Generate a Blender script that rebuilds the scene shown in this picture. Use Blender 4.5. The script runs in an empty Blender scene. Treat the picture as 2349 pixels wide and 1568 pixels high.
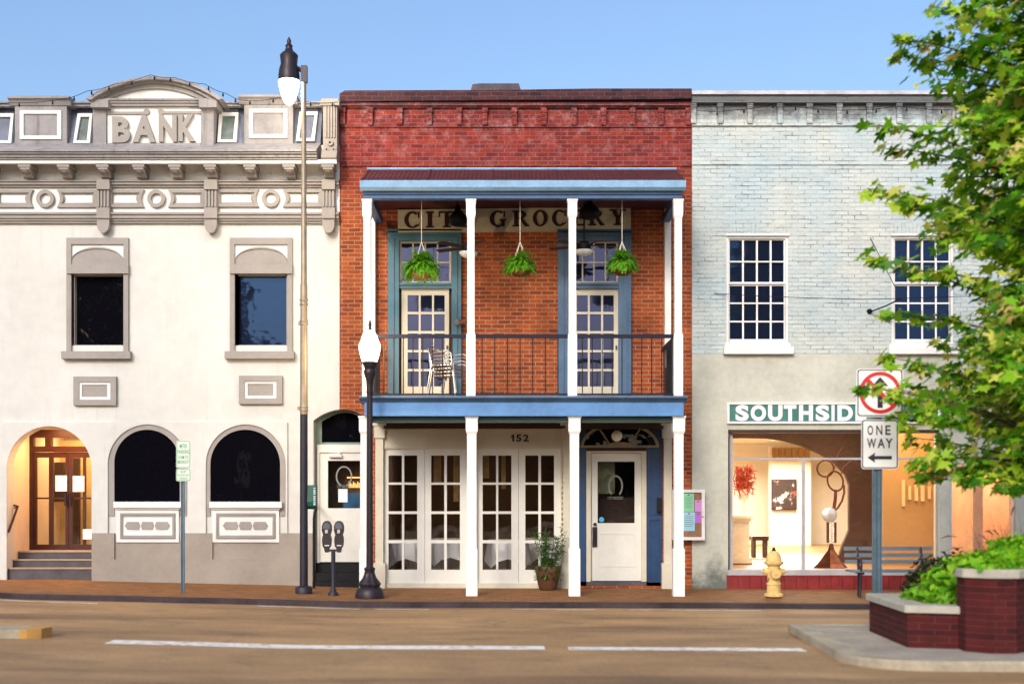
import bpy, math, random
from mathutils import Vector, Matrix
from mathutils.geometry import tessellate_polygon
random.seed(7)
R = math.radians
COL = bpy.context.scene.collection
F = 2935.0; CX = 1174.5; HZ = 1147.0; CD = 22.0; CZ = 1.5
def X(p, y=0.0): return (p-CX)*(CD+y)/F
def Z(q, y=0.0): return CZ-(q-HZ)*(CD+y)/F
GT = [(-60,.14),(-7.6,.14),(-7.2,.12),(-5.8,.09),(-3.5,.037),(-2.25,.0),(3.1,-.01),(8.8,-.05),(60,-.05)]
def g(x):
    for (a,b),(c,d) in zip(GT, GT[1:]):
        if x <= c: return b+(d-b)*max(0,min(1,(x-a)/(c-a)))
    return GT[-1][1]

# ------------------------------------------------------------------ mesh builder
class MB:
    def __init__(s): s.v=[]; s.f=[]
    def add(s, vs, fs):
        n=len(s.v); s.v+= [tuple(v) for v in vs]; s.f += [tuple(i+n for i in f) for f in fs]; return s
    def box(s,x0,x1,y0,y1,z0,z1):
        x0,x1=min(x0,x1),max(x0,x1); y0,y1=min(y0,y1),max(y0,y1); z0,z1=min(z0,z1),max(z0,z1)
        return s.add([(x0,y0,z0),(x1,y0,z0),(x1,y1,z0),(x0,y1,z0),(x0,y0,z1),(x1,y0,z1),(x1,y1,z1),(x0,y1,z1)],
            [(0,3,2,1),(4,5,6,7),(0,1,5,4),(1,2,6,5),(2,3,7,6),(3,0,4,7)])
    def pb(s,p0,p1,q0,q1,y0,y1):                    # box measured on the facade
        return s.box(X(p0,y0),X(p1,y0),y0,y1,Z(q0,y0),Z(q1,y0))
    def prism(s, outer, holes, y0, y1):
        polys=[outer]+list(holes)
        flat=[p for q in polys for p in q]; n=len(flat)
        tris=tessellate_polygon([[Vector((a,b,0)) for a,b in q] for q in polys])
        vs=[(a,y0,b) for a,b in flat]+[(a,y1,b) for a,b in flat]
        fs=[]
        for t in tris:
            a,b,c=[flat[i] for i in t]
            cr=(b[0]-a[0])*(c[1]-a[1])-(b[1]-a[1])*(c[0]-a[0])
            if abs(cr)<1e-12: continue
            t=tuple(t) if cr>0 else (t[0],t[2],t[1])
            fs.append(t); fs.append((t[0]+n,t[2]+n,t[1]+n))
        o=0
        for k,q in enumerate(polys):
            m=len(q); area=sum(q[i][0]*q[(i+1)%m][1]-q[(i+1)%m][0]*q[i][1] for i in range(m))
            flip=(area<0)!=(k>0)
            for i in range(m):
                a,b=o+i,o+(i+1)%m
                fs.append((b,a,a+n,b+n) if not flip else (a,b,b+n,a+n))
            o+=m
        return s.add(vs,fs)
    def pprism(s, outer, holes, y0, y1):
        c=lambda q:[(X(a,y0),Z(b,y0)) for a,b in q]
        return s.prism(c(outer),[c(h) for h in holes],y0,y1)
    def mould(s, prof, x0, x1):                     # profile (y,z) swept along x
        n=len(prof)
        vs=[(x0,y,z) for y,z in prof]+[(x1,y,z) for y,z in prof]
        fs=[(i,(i+1)%n,(i+1)%n+n,i+n) for i in range(n)]+[tuple(range(n-1,-1,-1)),tuple(range(n,2*n))]
        return s.add(vs,fs)
    def tube(s, pts, r, n=8, caps=True):
        pts=[Vector(p) for p in pts]; m=len(pts)
        rs=r if isinstance(r,(list,tuple)) else [r]*m
        vs=[]; fs=[]; up=None
        for i,p in enumerate(pts):
            d=(pts[min(i+1,m-1)]-pts[max(i-1,0)]); d=d.normalized() if d.length>1e-9 else Vector((0,0,1))
            if up is None:
                up=Vector((0,0,1)) if abs(d.z)<.9 else Vector((1,0,0))
            a=d.cross(up)
            if a.length<1e-6: a=d.cross(Vector((0,1,0)))
            a.normalize(); b=d.cross(a).normalized(); up=-b if False else a.cross(d).normalized()
            for k in range(n):
                t=2*math.pi*k/n; vs.append(p+a*math.cos(t)*rs[i]+b*math.sin(t)*rs[i])
        for i in range(m-1):
            for k in range(n):
                k2=(k+1)%n; fs.append((i*n+k,i*n+k2,(i+1)*n+k2,(i+1)*n+k))
        if caps: fs+= [tuple(range(n-1,-1,-1)), tuple((m-1)*n+k for k in range(n))]
        return s.add(vs,fs)
    def lathe(s, prof, cx, cy, cz=0, n=24, flute=0, fr=(0,0), sx=1, sy=1):
        vs=[]; fs=[]; m=len(prof)
        for r,z in prof:
            for k in range(n):
                t=2*math.pi*k/n; q=r
                if flute and fr[0]<=z<=fr[1] and k%2: q=r*(1-flute)
                vs.append((cx+q*math.cos(t)*sx,cy+q*math.sin(t)*sy,cz+z))
        for i in range(m-1):
            for k in range(n):
                k2=(k+1)%n; fs.append((i*n+k,i*n+k2,(i+1)*n+k2,(i+1)*n+k))
        fs+= [tuple(range(n-1,-1,-1)), tuple((m-1)*n+k for k in range(n))]
        return s.add(vs,fs)
    def text(s, txt, x0, x1, z0, z1, y0, y1, off=0.0):
        cu=bpy.data.curves.new('t','FONT'); cu.body=txt; cu.extrude=.5; cu.offset=off; cu.resolution_u=6
        ob=bpy.data.objects.new('t',cu); COL.objects.link(ob)
        dg=bpy.context.evaluated_depsgraph_get(); me=ob.evaluated_get(dg).to_mesh()
        vs=[v.co.copy() for v in me.vertices]; fs=[tuple(p.vertices) for p in me.polygons]
        ax=min(v.x for v in vs); bx_=max(v.x for v in vs); ay=min(v.y for v in vs); by=max(v.y for v in vs)
        out=[(x0+(v.x-ax)/(bx_-ax)*(x1-x0), (y0 if v.z>0 else y1), z0+(v.y-ay)/(by-ay)*(z1-z0)) for v in vs]
        bpy.data.objects.remove(ob); bpy.data.curves.remove(cu)
        return s.add(out,fs)
    def ptext(s, txt, p0,p1,q0,q1,y0,y1,off=0.0):
        return s.text(txt,X(p0,y0),X(p1,y0),Z(q1,y0),Z(q0,y0),y0,y1,off)
    def build(s, name, mat, parent=None, smooth=None, loc=None, recalc=False):
        off=Vector((0,0,0))
        if parent is not None: off=Vector(parent.get('_w',(0,0,0)))
        elif loc is not None: off=Vector(loc)
        me=bpy.data.meshes.new(name)
        me.from_pydata([(v[0]-off.x,v[1]-off.y,v[2]-off.z) for v in s.v],[],s.f); me.update()
        if recalc:
            import bmesh
            b=bmesh.new(); b.from_mesh(me); bmesh.ops.recalc_face_normals(b,faces=b.faces); b.to_mesh(me); b.free()
        if smooth:
            for p in me.polygons: p.use_smooth=True
            if smooth<170: me.set_sharp_from_angle(angle=R(smooth))
        me.materials.append(mat)
        o=bpy.data.objects.new(name,me); COL.objects.link(o)
        o['_w']=tuple(off)
        if parent is not None: o.parent=parent
        elif loc is not None: o.location=loc
        return o
def tag(o,label,cat,group=None):
    o['label']=label; o['category']=cat
    if group: o['group']=group
    return o
def thing(name,label,cat,loc=(0,0,0),group=None):
    o=bpy.data.objects.new(name,None); COL.objects.link(o); o.location=loc; o.empty_display_size=.2
    o['_w']=tuple(loc); return tag(o,label,cat,group)
def struct(o,kind='structure'): o['kind']=kind; return o
def copytree(o,parent=None,dloc=None):
    c=o.copy(); COL.objects.link(c)
    if parent is not None: c.parent=parent
    if dloc is not None: c.location=Vector(o.location)+Vector(dloc)
    for ch in list(o.children): copytree(ch,c)
    return c
def arc(cx,cy,rx,ry,a0,a1,n=20):
    return [(cx+rx*math.cos(R(a0+(a1-a0)*i/n)), cy-ry*math.sin(R(a0+(a1-a0)*i/n))) for i in range(n+1)]   # in picture sense (y down)
def rect(p0,p1,q0,q1): return [(p0,q1),(p1,q1),(p1,q0),(p0,q0)]
def archshape(p0,p1,qtop,qbot,n=20):
    r=(p1-p0)/2; return [(p0,qbot),(p1,qbot)]+arc((p0+p1)/2,qtop+r,r,r,0,180,n)

# ------------------------------------------------------------------ materials
def nm(name):
    m=bpy.data.materials.new(name); m.use_nodes=True; nt=m.node_tree; return m,nt,nt.nodes['Principled BSDF']
def nd(nt,t,**kw):
    n=nt.nodes.new(t)
    for k,v in kw.items():
        if k in n.inputs.keys() if isinstance(k,str) else False: n.inputs[k].default_value=v
        else: setattr(n,k,v)
    return n
def L(nt,a,b): nt.links.new(a,b)
def noise(nt,vec,scale,detail=4,rough=.55):
    n=nt.nodes.new('ShaderNodeTexNoise'); n.inputs['Scale'].default_value=scale; n.inputs['Detail'].default_value=detail
    n.inputs['Roughness'].default_value=rough; L(nt,vec,n.inputs['Vector']); return n.outputs['Fac']
def ramp(nt,fac,a,b,ca=(0,0,0,1),cb=(1,1,1,1)):
    r=nt.nodes.new('ShaderNodeValToRGB'); r.color_ramp.elements[0].position=a; r.color_ramp.elements[1].position=b
    r.color_ramp.elements[0].color=ca; r.color_ramp.elements[1].color=cb; L(nt,fac,r.inputs[0]); return r.outputs[0]
def mixc(nt,f,a,b,mode='MIX'):
    m=nt.nodes.new('ShaderNodeMix'); m.data_type='RGBA'; m.blend_type=mode
    for s,v in ((m.inputs[0],f),(m.inputs[6],a),(m.inputs[7],b)):
        if hasattr(v,'is_linked'): L(nt,v,s)
        else: s.default_value=v if not isinstance(v,tuple) else (v if len(v)==4 else v+(1,))
    return m.outputs[2]
def math_(nt,op,a,b=0.0):
    m=nt.nodes.new('ShaderNodeMath'); m.operation=op
    for s,v in ((m.inputs[0],a),(m.inputs[1],b)):
        if hasattr(v,'is_linked'): L(nt,v,s)
        else: s.default_value=v
    return m.outputs[0]
def pos(nt,world=True):
    if world: return nt.nodes.new('ShaderNodeNewGeometry').outputs['Position']
    return nt.nodes.new('ShaderNodeTexCoord').outputs['Object']
def bump(nt,b,h,dist,strength=1.0):
    n=nt.nodes.new('ShaderNodeBump'); n.inputs['Strength'].default_value=strength; n.inputs['Distance'].default_value=dist
    L(nt,h,n.inputs['Height']); L(nt,n.outputs[0],b.inputs['Normal'])
def paint(name,c,rough=.6,metal=0,var=.12,scale=3,bd=.002,bs=40,streak=0.0,spec=.4):
    m,nt,b=nm(name); P=pos(nt,False)
    n1=noise(nt,P,scale,5); n2=noise(nt,P,scale*9,3)
    k=math_(nt,'MULTIPLY_ADD',n1,0.7); k.node.inputs[2].default_value=0
    f=math_(nt,'ADD',k,math_(nt,'MULTIPLY',n2,.3))
    dark=tuple(x*(1-var*2) for x in c); lite=tuple(min(1,x*(1+var*.4)) for x in c)
    col=ramp(nt,f,.3,.62,dark+(1,),lite+(1,))
    if streak>0:
        mp=nt.nodes.new('ShaderNodeMapping'); mp.inputs['Scale'].default_value=(9,9,.6); L(nt,P,mp.inputs[0])
        s=ramp(nt,noise(nt,mp.outputs[0],1,5,.65),.56,.75); s2=math_(nt,'MULTIPLY',s,streak)
        col=mixc(nt,s2,col,tuple(x*.25 for x in c)+(1,))
    L(nt,col,b.inputs['Base Color']); b.inputs['Roughness'].default_value=rough; b.inputs['Metallic'].default_value=metal
    b.inputs['Specular IOR Level'].default_value=spec
    if bd: bump(nt,b,noise(nt,P,bs,3),bd)
    return m
def brick(name,c1,c2,mortar,w=.215,h=.072,mw=.007,axes='xz',stain=None,painted=False,hue=None,bias=0,bd=.012):
    m,nt,b=nm(name); P=pos(nt)
    dn=nt.nodes.new('ShaderNodeTexNoise'); dn.inputs['Scale'].default_value=3.2; dn.inputs['Detail'].default_value=3; L(nt,P,dn.inputs[0])
    vm=nt.nodes.new('ShaderNodeVectorMath'); vm.operation='SCALE'; vm.inputs['Scale'].default_value=.022; L(nt,dn.outputs['Color'],vm.inputs[0])
    va=nt.nodes.new('ShaderNodeVectorMath'); va.operation='ADD'; L(nt,P,va.inputs[0]); L(nt,vm.outputs[0],va.inputs[1])
    sp=nt.nodes.new('ShaderNodeSeparateXYZ'); L(nt,va.outputs[0],sp.inputs[0]); cb=nt.nodes.new('ShaderNodeCombineXYZ')
    if axes=='xz':
        L(nt,math_(nt,'ADD',sp.outputs[0],sp.outputs[1]),cb.inputs[0]); L(nt,sp.outputs[2],cb.inputs[1])
    else: L(nt,sp.outputs[0],cb.inputs[0]); L(nt,sp.outputs[1],cb.inputs[1])
    t=nt.nodes.new('ShaderNodeTexBrick'); L(nt,cb.outputs[0],t.inputs[0])
    t.inputs['Scale'].default_value=1; t.inputs['Brick Width'].default_value=w; t.inputs['Row Height'].default_value=h
    t.inputs['Mortar Size'].default_value=mw; t.inputs['Mortar Smooth'].default_value=.3; t.inputs['Bias'].default_value=bias
    t.inputs['Color1'].default_value=c1+(1,); t.inputs['Color2'].default_value=c2+(1,); t.inputs['Mortar'].default_value=mortar+(1,)
    big=noise(nt,P,.9,5,.6); fine=noise(nt,P,28,4,.6); mid=noise(nt,P,4.5,5,.65)
    if painted:
        base=mixc(nt,ramp(nt,big,.35,.65),c1,c2)
        t.inputs['Color1'].default_value=(1,1,1,1); t.inputs['Color2'].default_value=(.86,.86,.86,1); t.inputs['Mortar'].default_value=(.93,.93,.93,1)
        base=mixc(nt,.8,base,t.outputs['Color'],'MULTIPLY')
        # mortar joints open only in patches, mostly along the beds
        sc=nt.nodes.new('ShaderNodeMapping'); sc.inputs['Scale'].default_value=(1.4,1.4,5); L(nt,P,sc.inputs[0])
        msk=ramp(nt,noise(nt,sc.outputs[0],1.3,8,.8),.47,.66)
        base=mixc(nt,math_(nt,'MULTIPLY',msk,t.outputs['Fac']),base,mortar)
        chip=ramp(nt,noise(nt,P,5.5,2,.5),.79,.80)
        base=mixc(nt,chip,base,(.33,.12,.09))
        col=base
    else:
        col=t.outputs['Color']
        if hue:                                     # upper wall tinted redder; warm lamplight difference put into the colour
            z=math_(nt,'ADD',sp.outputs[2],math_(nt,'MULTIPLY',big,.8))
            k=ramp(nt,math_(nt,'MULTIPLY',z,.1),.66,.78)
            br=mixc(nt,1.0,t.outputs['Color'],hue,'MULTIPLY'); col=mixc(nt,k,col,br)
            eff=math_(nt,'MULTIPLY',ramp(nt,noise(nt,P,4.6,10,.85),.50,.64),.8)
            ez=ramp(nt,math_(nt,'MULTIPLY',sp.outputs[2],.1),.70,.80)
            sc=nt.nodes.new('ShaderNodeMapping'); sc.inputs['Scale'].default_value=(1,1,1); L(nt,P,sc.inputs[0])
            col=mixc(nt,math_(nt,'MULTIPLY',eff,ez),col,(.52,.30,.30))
        col=mixc(nt,ramp(nt,mid,.3,.72,(.0,)*3+(1,),(.75,)*3+(1,)),col,mixc(nt,1.0,col,(.50,.46,.48),'MULTIPLY'))
    col=mixc(nt,ramp(nt,fine,.35,.7,(0,0,0,1),(.35,.35,.35,1)),col,mixc(nt,1.0,col,(.6,.6,.6),'MULTIPLY'))
    if stain:                                       # soot and mildew under the coping
        s=ramp(nt,math_(nt,'ADD',math_(nt,'MULTIPLY',math_(nt,'SUBTRACT',sp.outputs[2],stain),1.6),math_(nt,'MULTIPLY',mid,1.1)),.62,1.15)
        col=mixc(nt,math_(nt,'MULTIPLY',s,.8),col,(.05,.045,.055))
    L(nt,col,b.inputs['Base Color']); b.inputs['Roughness'].default_value=.88; b.inputs['Specular IOR Level'].default_value=.25
    inv=math_(nt,'SUBTRACT',1.0,t.outputs['Fac'])
    hgt=math_(nt,'ADD',inv,math_(nt,'MULTIPLY',fine,.35))
    if painted: hgt=math_(nt,'ADD',math_(nt,'MULTIPLY',inv,.7),math_(nt,'MULTIPLY',fine,.3))
    bump(nt,b,hgt,bd,.9)
    return m
def simple(name,c,rough=.5,metal=0,spec=.5,emit=None,es=0):
    m,nt,b=nm(name); b.inputs['Base Color'].default_value=c+(1,); b.inputs['Roughness'].default_value=rough
    b.inputs['Metallic'].default_value=metal; b.inputs['Specular IOR Level'].default_value=spec
    if emit: b.inputs['Emission Color'].default_value=emit+(1,); b.inputs['Emission Strength'].default_value=es
    return m
def glassclear(name,tint=(1,1,1),ior=1.5,gl=1.0):
    m=bpy.data.materials.new(name); m.use_nodes=True; nt=m.node_tree; nt.nodes.clear()
    o=nt.nodes.new('ShaderNodeOutputMaterial'); tr=nt.nodes.new('ShaderNodeBsdfTransparent'); tr.inputs[0].default_value=tint+(1,)
    gs=nt.nodes.new('ShaderNodeBsdfGlossy'); gs.inputs['Roughness'].default_value=.01; gs.inputs[0].default_value=(gl,gl,gl,1)
    fr=nt.nodes.new('ShaderNodeFresnel'); fr.inputs[0].default_value=ior
    bp=nt.nodes.new('ShaderNodeBump'); bp.inputs['Distance'].default_value=.02; bp.inputs['Strength'].default_value=.25
    L(nt,noise(nt,pos(nt),2.2,2),bp.inputs['Height']); L(nt,bp.outputs[0],gs.inputs['Normal'])
    mx=nt.nodes.new('ShaderNodeMixShader'); L(nt,fr.outputs[0],mx.inputs[0]); L(nt,tr.outputs[0],mx.inputs[1]); L(nt,gs.outputs[0],mx.inputs[2])
    L(nt,mx.outputs[0],o.inputs[0]); return m
def glassdark(name,c,spec=.5,ior=1.5,wav=.3,tint=(1,1,1)):
    m,nt,b=nm(name); b.inputs['Specular Tint'].default_value=tint+(1,); b.inputs['Base Color'].default_value=c+(1,); b.inputs['Roughness'].default_value=.03
    b.inputs['IOR'].default_value=ior; b.inputs['Specular IOR Level'].default_value=spec
    bump(nt,b,noise(nt,pos(nt),2.6,2),.02,wav); return m
def frosted(name,col,es):
    m=bpy.data.materials.new(name); m.use_nodes=True; nt=m.node_tree; nt.nodes.clear()
    o=nt.nodes.new('ShaderNodeOutputMaterial'); tr=nt.nodes.new('ShaderNodeBsdfTransparent'); e=nt.nodes.new('ShaderNodeEmission')
    e.inputs[0].default_value=col+(1,); e.inputs[1].default_value=es; tr.inputs[0].default_value=(1,1,1,1)
    mx=nt.nodes.new('ShaderNodeMixShader'); mx.inputs[0].default_value=.75; L(nt,tr.outputs[0],mx.inputs[1]); L(nt,e.outputs[0],mx.inputs[2]); L(nt,mx.outputs[0],o.inputs[0]); return m
def bulb(name,loc,e,col,r=.06):
    l=bpy.data.lights.new(name,'POINT'); l.energy=e; l.color=col; l.shadow_soft_size=r
    o=bpy.data.objects.new(name,l); COL.objects.link(o); o.location=loc
def leafmat(name,cols,orange=None,os=.6,rough=.5,trans=.35):
    m,nt,b=nm(name); gi=nt.nodes.new('ShaderNodeNewGeometry')
    r=nt.nodes.new('ShaderNodeValToRGB'); e=r.color_ramp.elements
    e[0].position=0; e[0].color=cols[0]+(1,); e[1].position=1; e[1].color=cols[-1]+(1,)
    for i,c in enumerate(cols[1:-1]): n=e.new((i+1)/(len(cols)-1)); n.color=c+(1,)
    L(nt,gi.outputs['Random Per Island'],r.inputs[0]); col=r.outputs[0]
    P=pos(nt); big=noise(nt,P,os,3,.5)
    if orange:
        k=math_(nt,'ADD',math_(nt,'MULTIPLY',big,1.0),math_(nt,'MULTIPLY',gi.outputs['Random Per Island'],.12))
        col=mixc(nt,ramp(nt,k,.66,.76),col,orange)
    L(nt,col,b.inputs['Base Color']); b.inputs['Roughness'].default_value=rough; b.inputs['Specular IOR Level'].default_value=.3
    t=nt.nodes.new('ShaderNodeBsdfTranslucent'); L(nt,mixc(nt,1.0,col,(1.0,1.0,.5),'MULTIPLY'),t.inputs[0])
    mx=nt.nodes.new('ShaderNodeMixShader'); mx.inputs[0].default_value=trans
    L(nt,b.outputs[0],mx.inputs[1]); L(nt,t.outputs[0],mx.inputs[2]); L(nt,mx.outputs[0],nt.nodes['Material Output'].inputs[0])
    return m

M={}
M['stucco']=paint('stucco_cream',(.60,.605,.585),.85,var=.09,scale=.55,streak=.16,bd=.003,bs=60)
M['white']=paint('white_paint',(.80,.79,.78),.5,var=.07,scale=2,streak=.10)
M['trimwhite']=paint('trim_white',(.70,.71,.71),.7,var=.05,scale=2,bd=.002)
M['taupe']=paint('taupe_trim',(.31,.29,.275),.85,var=.08,scale=2.5,bd=.004,bs=50)
M['taupedirty']=paint('taupe_weathered',(.30,.29,.30),.85,var=.16,scale=2.2,bd=.004,streak=.8)
M['plinth']=paint('taupe_plinth',(.31,.275,.24),.9,var=.10,scale=1.4,bd=.006,bs=45)
M['slate']=paint('mansard_slate_blue',(.15,.17,.24),.7,var=.18,scale=3,streak=.5)
M['greenslate']=paint('aged_green_panel',(.13,.17,.17),.6,var=.3,scale=6,streak=.5)
M['recess']=paint('entry_plaster',(.70,.56,.42),.8,var=.05)
M['wood']=paint('dark_red_wood',(.05,.012,.007),.35,var=.25,scale=5)
M['step']=paint('stone_step_dark',(.09,.08,.09),.8,var=.2,scale=4)
M['nosing']=paint('step_nosing',(.35,.27,.2),.7)
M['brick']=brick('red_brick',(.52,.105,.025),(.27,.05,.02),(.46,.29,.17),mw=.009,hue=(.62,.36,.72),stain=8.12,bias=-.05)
M['brickpaint']=brick('painted_brick',(.47,.58,.63),(.60,.64,.61),(.05,.045,.08),painted=True,stain=7.95,mw=.008,bd=.009)
M['stucco2']=paint('grey_stucco',(.54,.55,.48),.9,var=.14,scale=1.1,bd=.006,bs=30,streak=.12)
def damp(m):
    nt=m.node_tree; b=nt.nodes['Principled BSDF']; src=b.inputs['Base Color'].links[0].from_socket; P=pos(nt)
    sp=nt.nodes.new('ShaderNodeSeparateXYZ'); L(nt,P,sp.inputs[0])
    k=math_(nt,'ADD',math_(nt,'MULTIPLY',math_(nt,'SUBTRACT',1.0,sp.outputs[2]),.55),math_(nt,'MULTIPLY',noise(nt,P,2.4,7,.7),.9))
    L(nt,mixc(nt,math_(nt,'MULTIPLY',ramp(nt,k,.72,1.05),.85),src,(.07,.09,.085)),b.inputs['Base Color'])
damp(M['stucco2'])
M['coping']=paint('dark_coping',(.10,.085,.11),.9,var=.3,scale=4,bd=.01,bs=20)
M['copingw']=paint('pale_coping',(.52,.53,.58),.8,var=.2,scale=4)
M['tinroof']=paint('oxide_red_tin_roof',(.08,.014,.018),.7,var=.25,scale=3,streak=.3)
M['paleblue']=paint('pale_blue_fascia',(.25,.45,.70),.5,var=.16,scale=2.5,streak=.15)
M['blue']=paint('porch_blue',(.04,.11,.27),.5,var=.2,scale=2.5,streak=.15)
M['blue2']=paint('deck_fascia_blue',(.09,.24,.52),.5,var=.14,scale=2.5)
M['teal']=paint('door_surround_blue',(.06,.16,.23),.5,var=.15,scale=2.5)
M['teal2']=paint('dusty_surround_blue',(.07,.14,.25),.5,var=.2,scale=2.5)
M['darkgreen']=paint('dark_green_beam',(.03,.07,.06),.5)
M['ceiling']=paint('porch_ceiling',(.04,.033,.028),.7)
M['brown']=paint('brown_beam',(.05,.022,.014),.6)
M['cream']=paint('cream_paint',(.62,.58,.47),.55,var=.06)
M['doorwhite']=paint('door_white',(.70,.70,.66),.5,var=.05)
M['greenframe']=paint('sage_frame',(.20,.29,.26),.6)
M['navy']=paint('deep_blue_panel',(.012,.05,.15),.4,var=.2)
M['black']=paint('black_iron',(.008,.008,.011),.55,var=.2,scale=8,spec=.2)
M['rail']=paint('blue_black_rail',(.007,.009,.028),.5,var=.1,spec=.2)
M['polegrey']=paint('galvanised_tan_pole',(.30,.25,.18),.45,metal=.3,var=.15,scale=5)
M['poledark']=paint('dark_painted_pole',(.018,.017,.03),.5,var=.2,scale=5)
M['bronze']=paint('dark_bronze',(.03,.022,.03),.42,metal=.3,var=.2,scale=7)
M['signwood']=paint('sign_boards',(.50,.46,.35),.75,var=.12,scale=4,streak=.1)
M['lettering']=paint('oxblood_lettering',(.035,.010,.010),.5)
M['signgreen']=paint('gallery_green',(.055,.19,.17),.6,var=.15)
M['signwhite']=simple('sign_white',(.82,.83,.85),.45)
M['signgreentxt']=simple('sign_green_ink',(.05,.30,.13),.5)
M['signred']=simple('sign_red',(.55,.02,.03),.4)
M['signblack']=simple('sign_black',(.02,.015,.03),.4)
M['usteel']=paint('blue_grey_sign_post',(.10,.17,.23),.5,metal=.3,var=.2)
M['gd']=glassdark('dark_glass',(.003,.003,.005),spec=.22,wav=.5)
M['gblue']=glassdark('sky_reflecting_glass',(.008,.012,.03),spec=.5,ior=1.5,wav=.15,tint=(.18,.42,1))
M['gpurple']=glassdark('balcony_door_glass',(.010,.012,.030),spec=.5,ior=1.62,wav=.2,tint=(.45,.5,1))
M['gc']=glassclear('clear_glass')
M['gg']=glassclear('gallery_glass',ior=1.35)
M['hydrant']=paint('hydrant_yellow',(.74,.52,.20),.6,var=.2,scale=9,streak=.25)
M['bench']=paint('bench_grey_blue',(.16,.20,.23),.6)
M['iron']=paint('bench_iron',(.03,.02,.035),.5)
M['redtile']=paint('red_tile',(.24,.02,.022),.5,var=.2,scale=7)
M['road']=None
M['alu']=simple('brushed_aluminium',(.62,.62,.64),.3,1.0)
M['terracotta']=paint('terracotta_pot',(.11,.045,.022),.6,var=.2)
M['coco']=paint('coco_liner',(.22,.10,.035),.95,var=.3,scale=20,bd=.01)
M['rope']=simple('white_chain',(.55,.5,.42),.6)
M['globeoff']=simple('opal_globe',(.78,.74,.62),.15)
M['opal']=simple('opal_bowl',(.75,.74,.72),.3)
M['lit']=frosted('lit_globe',(1,.93,.82),4.5)
M['lit2']=frosted('lit_acorn_globe',(1,.90,.76),4.5)
M['planterbrick']=brick('planter_brick',(.10,.013,.013),(.055,.008,.010),(.12,.05,.045),w=.19,h=.066,mw=.004,bd=.005)
M['caps']=paint('concrete_cap',(.42,.40,.34),.85,var=.15,scale=5,bd=.004)
M['soil']=paint('soil',(.03,.02,.013),1,var=.3,scale=15,bd=.02)
M['curb']=paint('curb_concrete',(.40,.35,.26),.9,var=.2,scale=2.5,bd=.004,streak=.2)
M['darkcurb']=paint('dark_curb',(.045,.03,.035),.8,var=.4,scale=2)  # one dark tone for the whole roadside kerb
M['yellow']=paint('kerb_yellow',(.46,.25,.07),.6,var=.2)
M['line']=None
M['gwall']=paint('gallery_white_wall',(.82,.76,.64),.8,var=.02)
M['gtan']=paint('gallery_tan_wall',(.34,.19,.07),.8,var=.06,scale=1)
M['gbrown']=paint('gallery_dark_brown',(.055,.02,.010),.7,var=.2,scale=2)
M['gfloor']=paint('gallery_wood_floor',(.30,.16,.055),.4,var=.12,scale=1.5)
M['cloth']=paint('white_tablecloth',(.72,.74,.80),.8,var=.05)
M['dfloor']=paint('dining_floor',(.08,.04,.025),.5)
M['dwall']=paint('dining_wall',(.10,.065,.04),.8)
M['rust']=paint('rusty_steel',(.16,.05,.025),.5,metal=.5,var=.3,scale=12)
M['disc']=simple('silver_disc',(.8,.75,.7),.25,.6)
M['redart']=paint('red_coral_art',(.55,.06,.02),.5,var=.4,scale=12)
M['canvas']=None

def roadmat():
    m,nt,b=nm('worn_tan_asphalt'); P=pos(nt)
    mp=nt.nodes.new('ShaderNodeMapping'); mp.inputs['Scale'].default_value=(.45,1.1,1); L(nt,P,mp.inputs[0])
    n1=noise(nt,mp.outputs[0],1.0,6,.6); n2=noise(nt,P,90,3,.7); n3=noise(nt,P,1.1,6,.65)
    col=ramp(nt,n1,.30,.72,(.36,.21,.09,1),(.70,.43,.20,1))
    col=mixc(nt,ramp(nt,n3,.5,.75,(0,0,0,1),(.55,.55,.55,1)),col,(.20,.135,.08))
    col=mixc(nt,ramp(nt,n2,.35,.65,(0,0,0,1),(.5,.5,.5,1)),col,(.13,.09,.055))
    g1=noise(nt,P,32,4,.8); col=mixc(nt,ramp(nt,g1,.40,.62,(0,0,0,1),(.55,.55,.55,1)),col,mixc(nt,1.0,col,(.55,.52,.5),'MULTIPLY'))
    g2=noise(nt,P,19,3,.7); col=mixc(nt,ramp(nt,g2,.60,.70,(0,0,0,1),(.35,.35,.35,1)),col,(.62,.47,.30))
    mo=nt.nodes.new('ShaderNodeMapping'); mo.inputs['Scale'].default_value=(.16,.75,1); mo.inputs['Location'].default_value=(3.1,1.7,0); L(nt,P,mo.inputs[0])
    ob=ramp(nt,noise(nt,mo.outputs[0],1,4,.5),.54,.64,(0,0,0,1),(.55,.55,.55,1)); col=mixc(nt,ob,col,mixc(nt,1.0,col,(.42,.40,.44),'MULTIPLY'))
    # fine cracks and tar seams
    v=nt.nodes.new('ShaderNodeTexVoronoi'); v.feature='DISTANCE_TO_EDGE'; v.inputs['Scale'].default_value=.45
    dn=nt.nodes.new('ShaderNodeTexNoise'); dn.inputs['Scale'].default_value=1.6; dn.inputs['Detail'].default_value=6; L(nt,P,dn.inputs[0])
    va=nt.nodes.new('ShaderNodeVectorMath'); va.operation='MULTIPLY_ADD'; va.inputs[1].default_value=(.9,.9,.9); L(nt,dn.outputs['Color'],va.inputs[0]); L(nt,P,va.inputs[2])
    L(nt,va.outputs[0],v.inputs[0])
    cr=ramp(nt,v.outputs['Distance'],.004,.012,(.45,.45,.45,1),(0,0,0,1))
    col=mixc(nt,math_(nt,'MULTIPLY',cr,ramp(nt,n3,.45,.6)),col,(.12,.085,.06))
    L(nt,col,b.inputs['Base Color']); b.inputs['Roughness'].default_value=.72; b.inputs['Specular IOR Level'].default_value=.35
    bump(nt,b,math_(nt,'ADD',n2,math_(nt,'MULTIPLY',n3,.5)),.012,.9); return m
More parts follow.
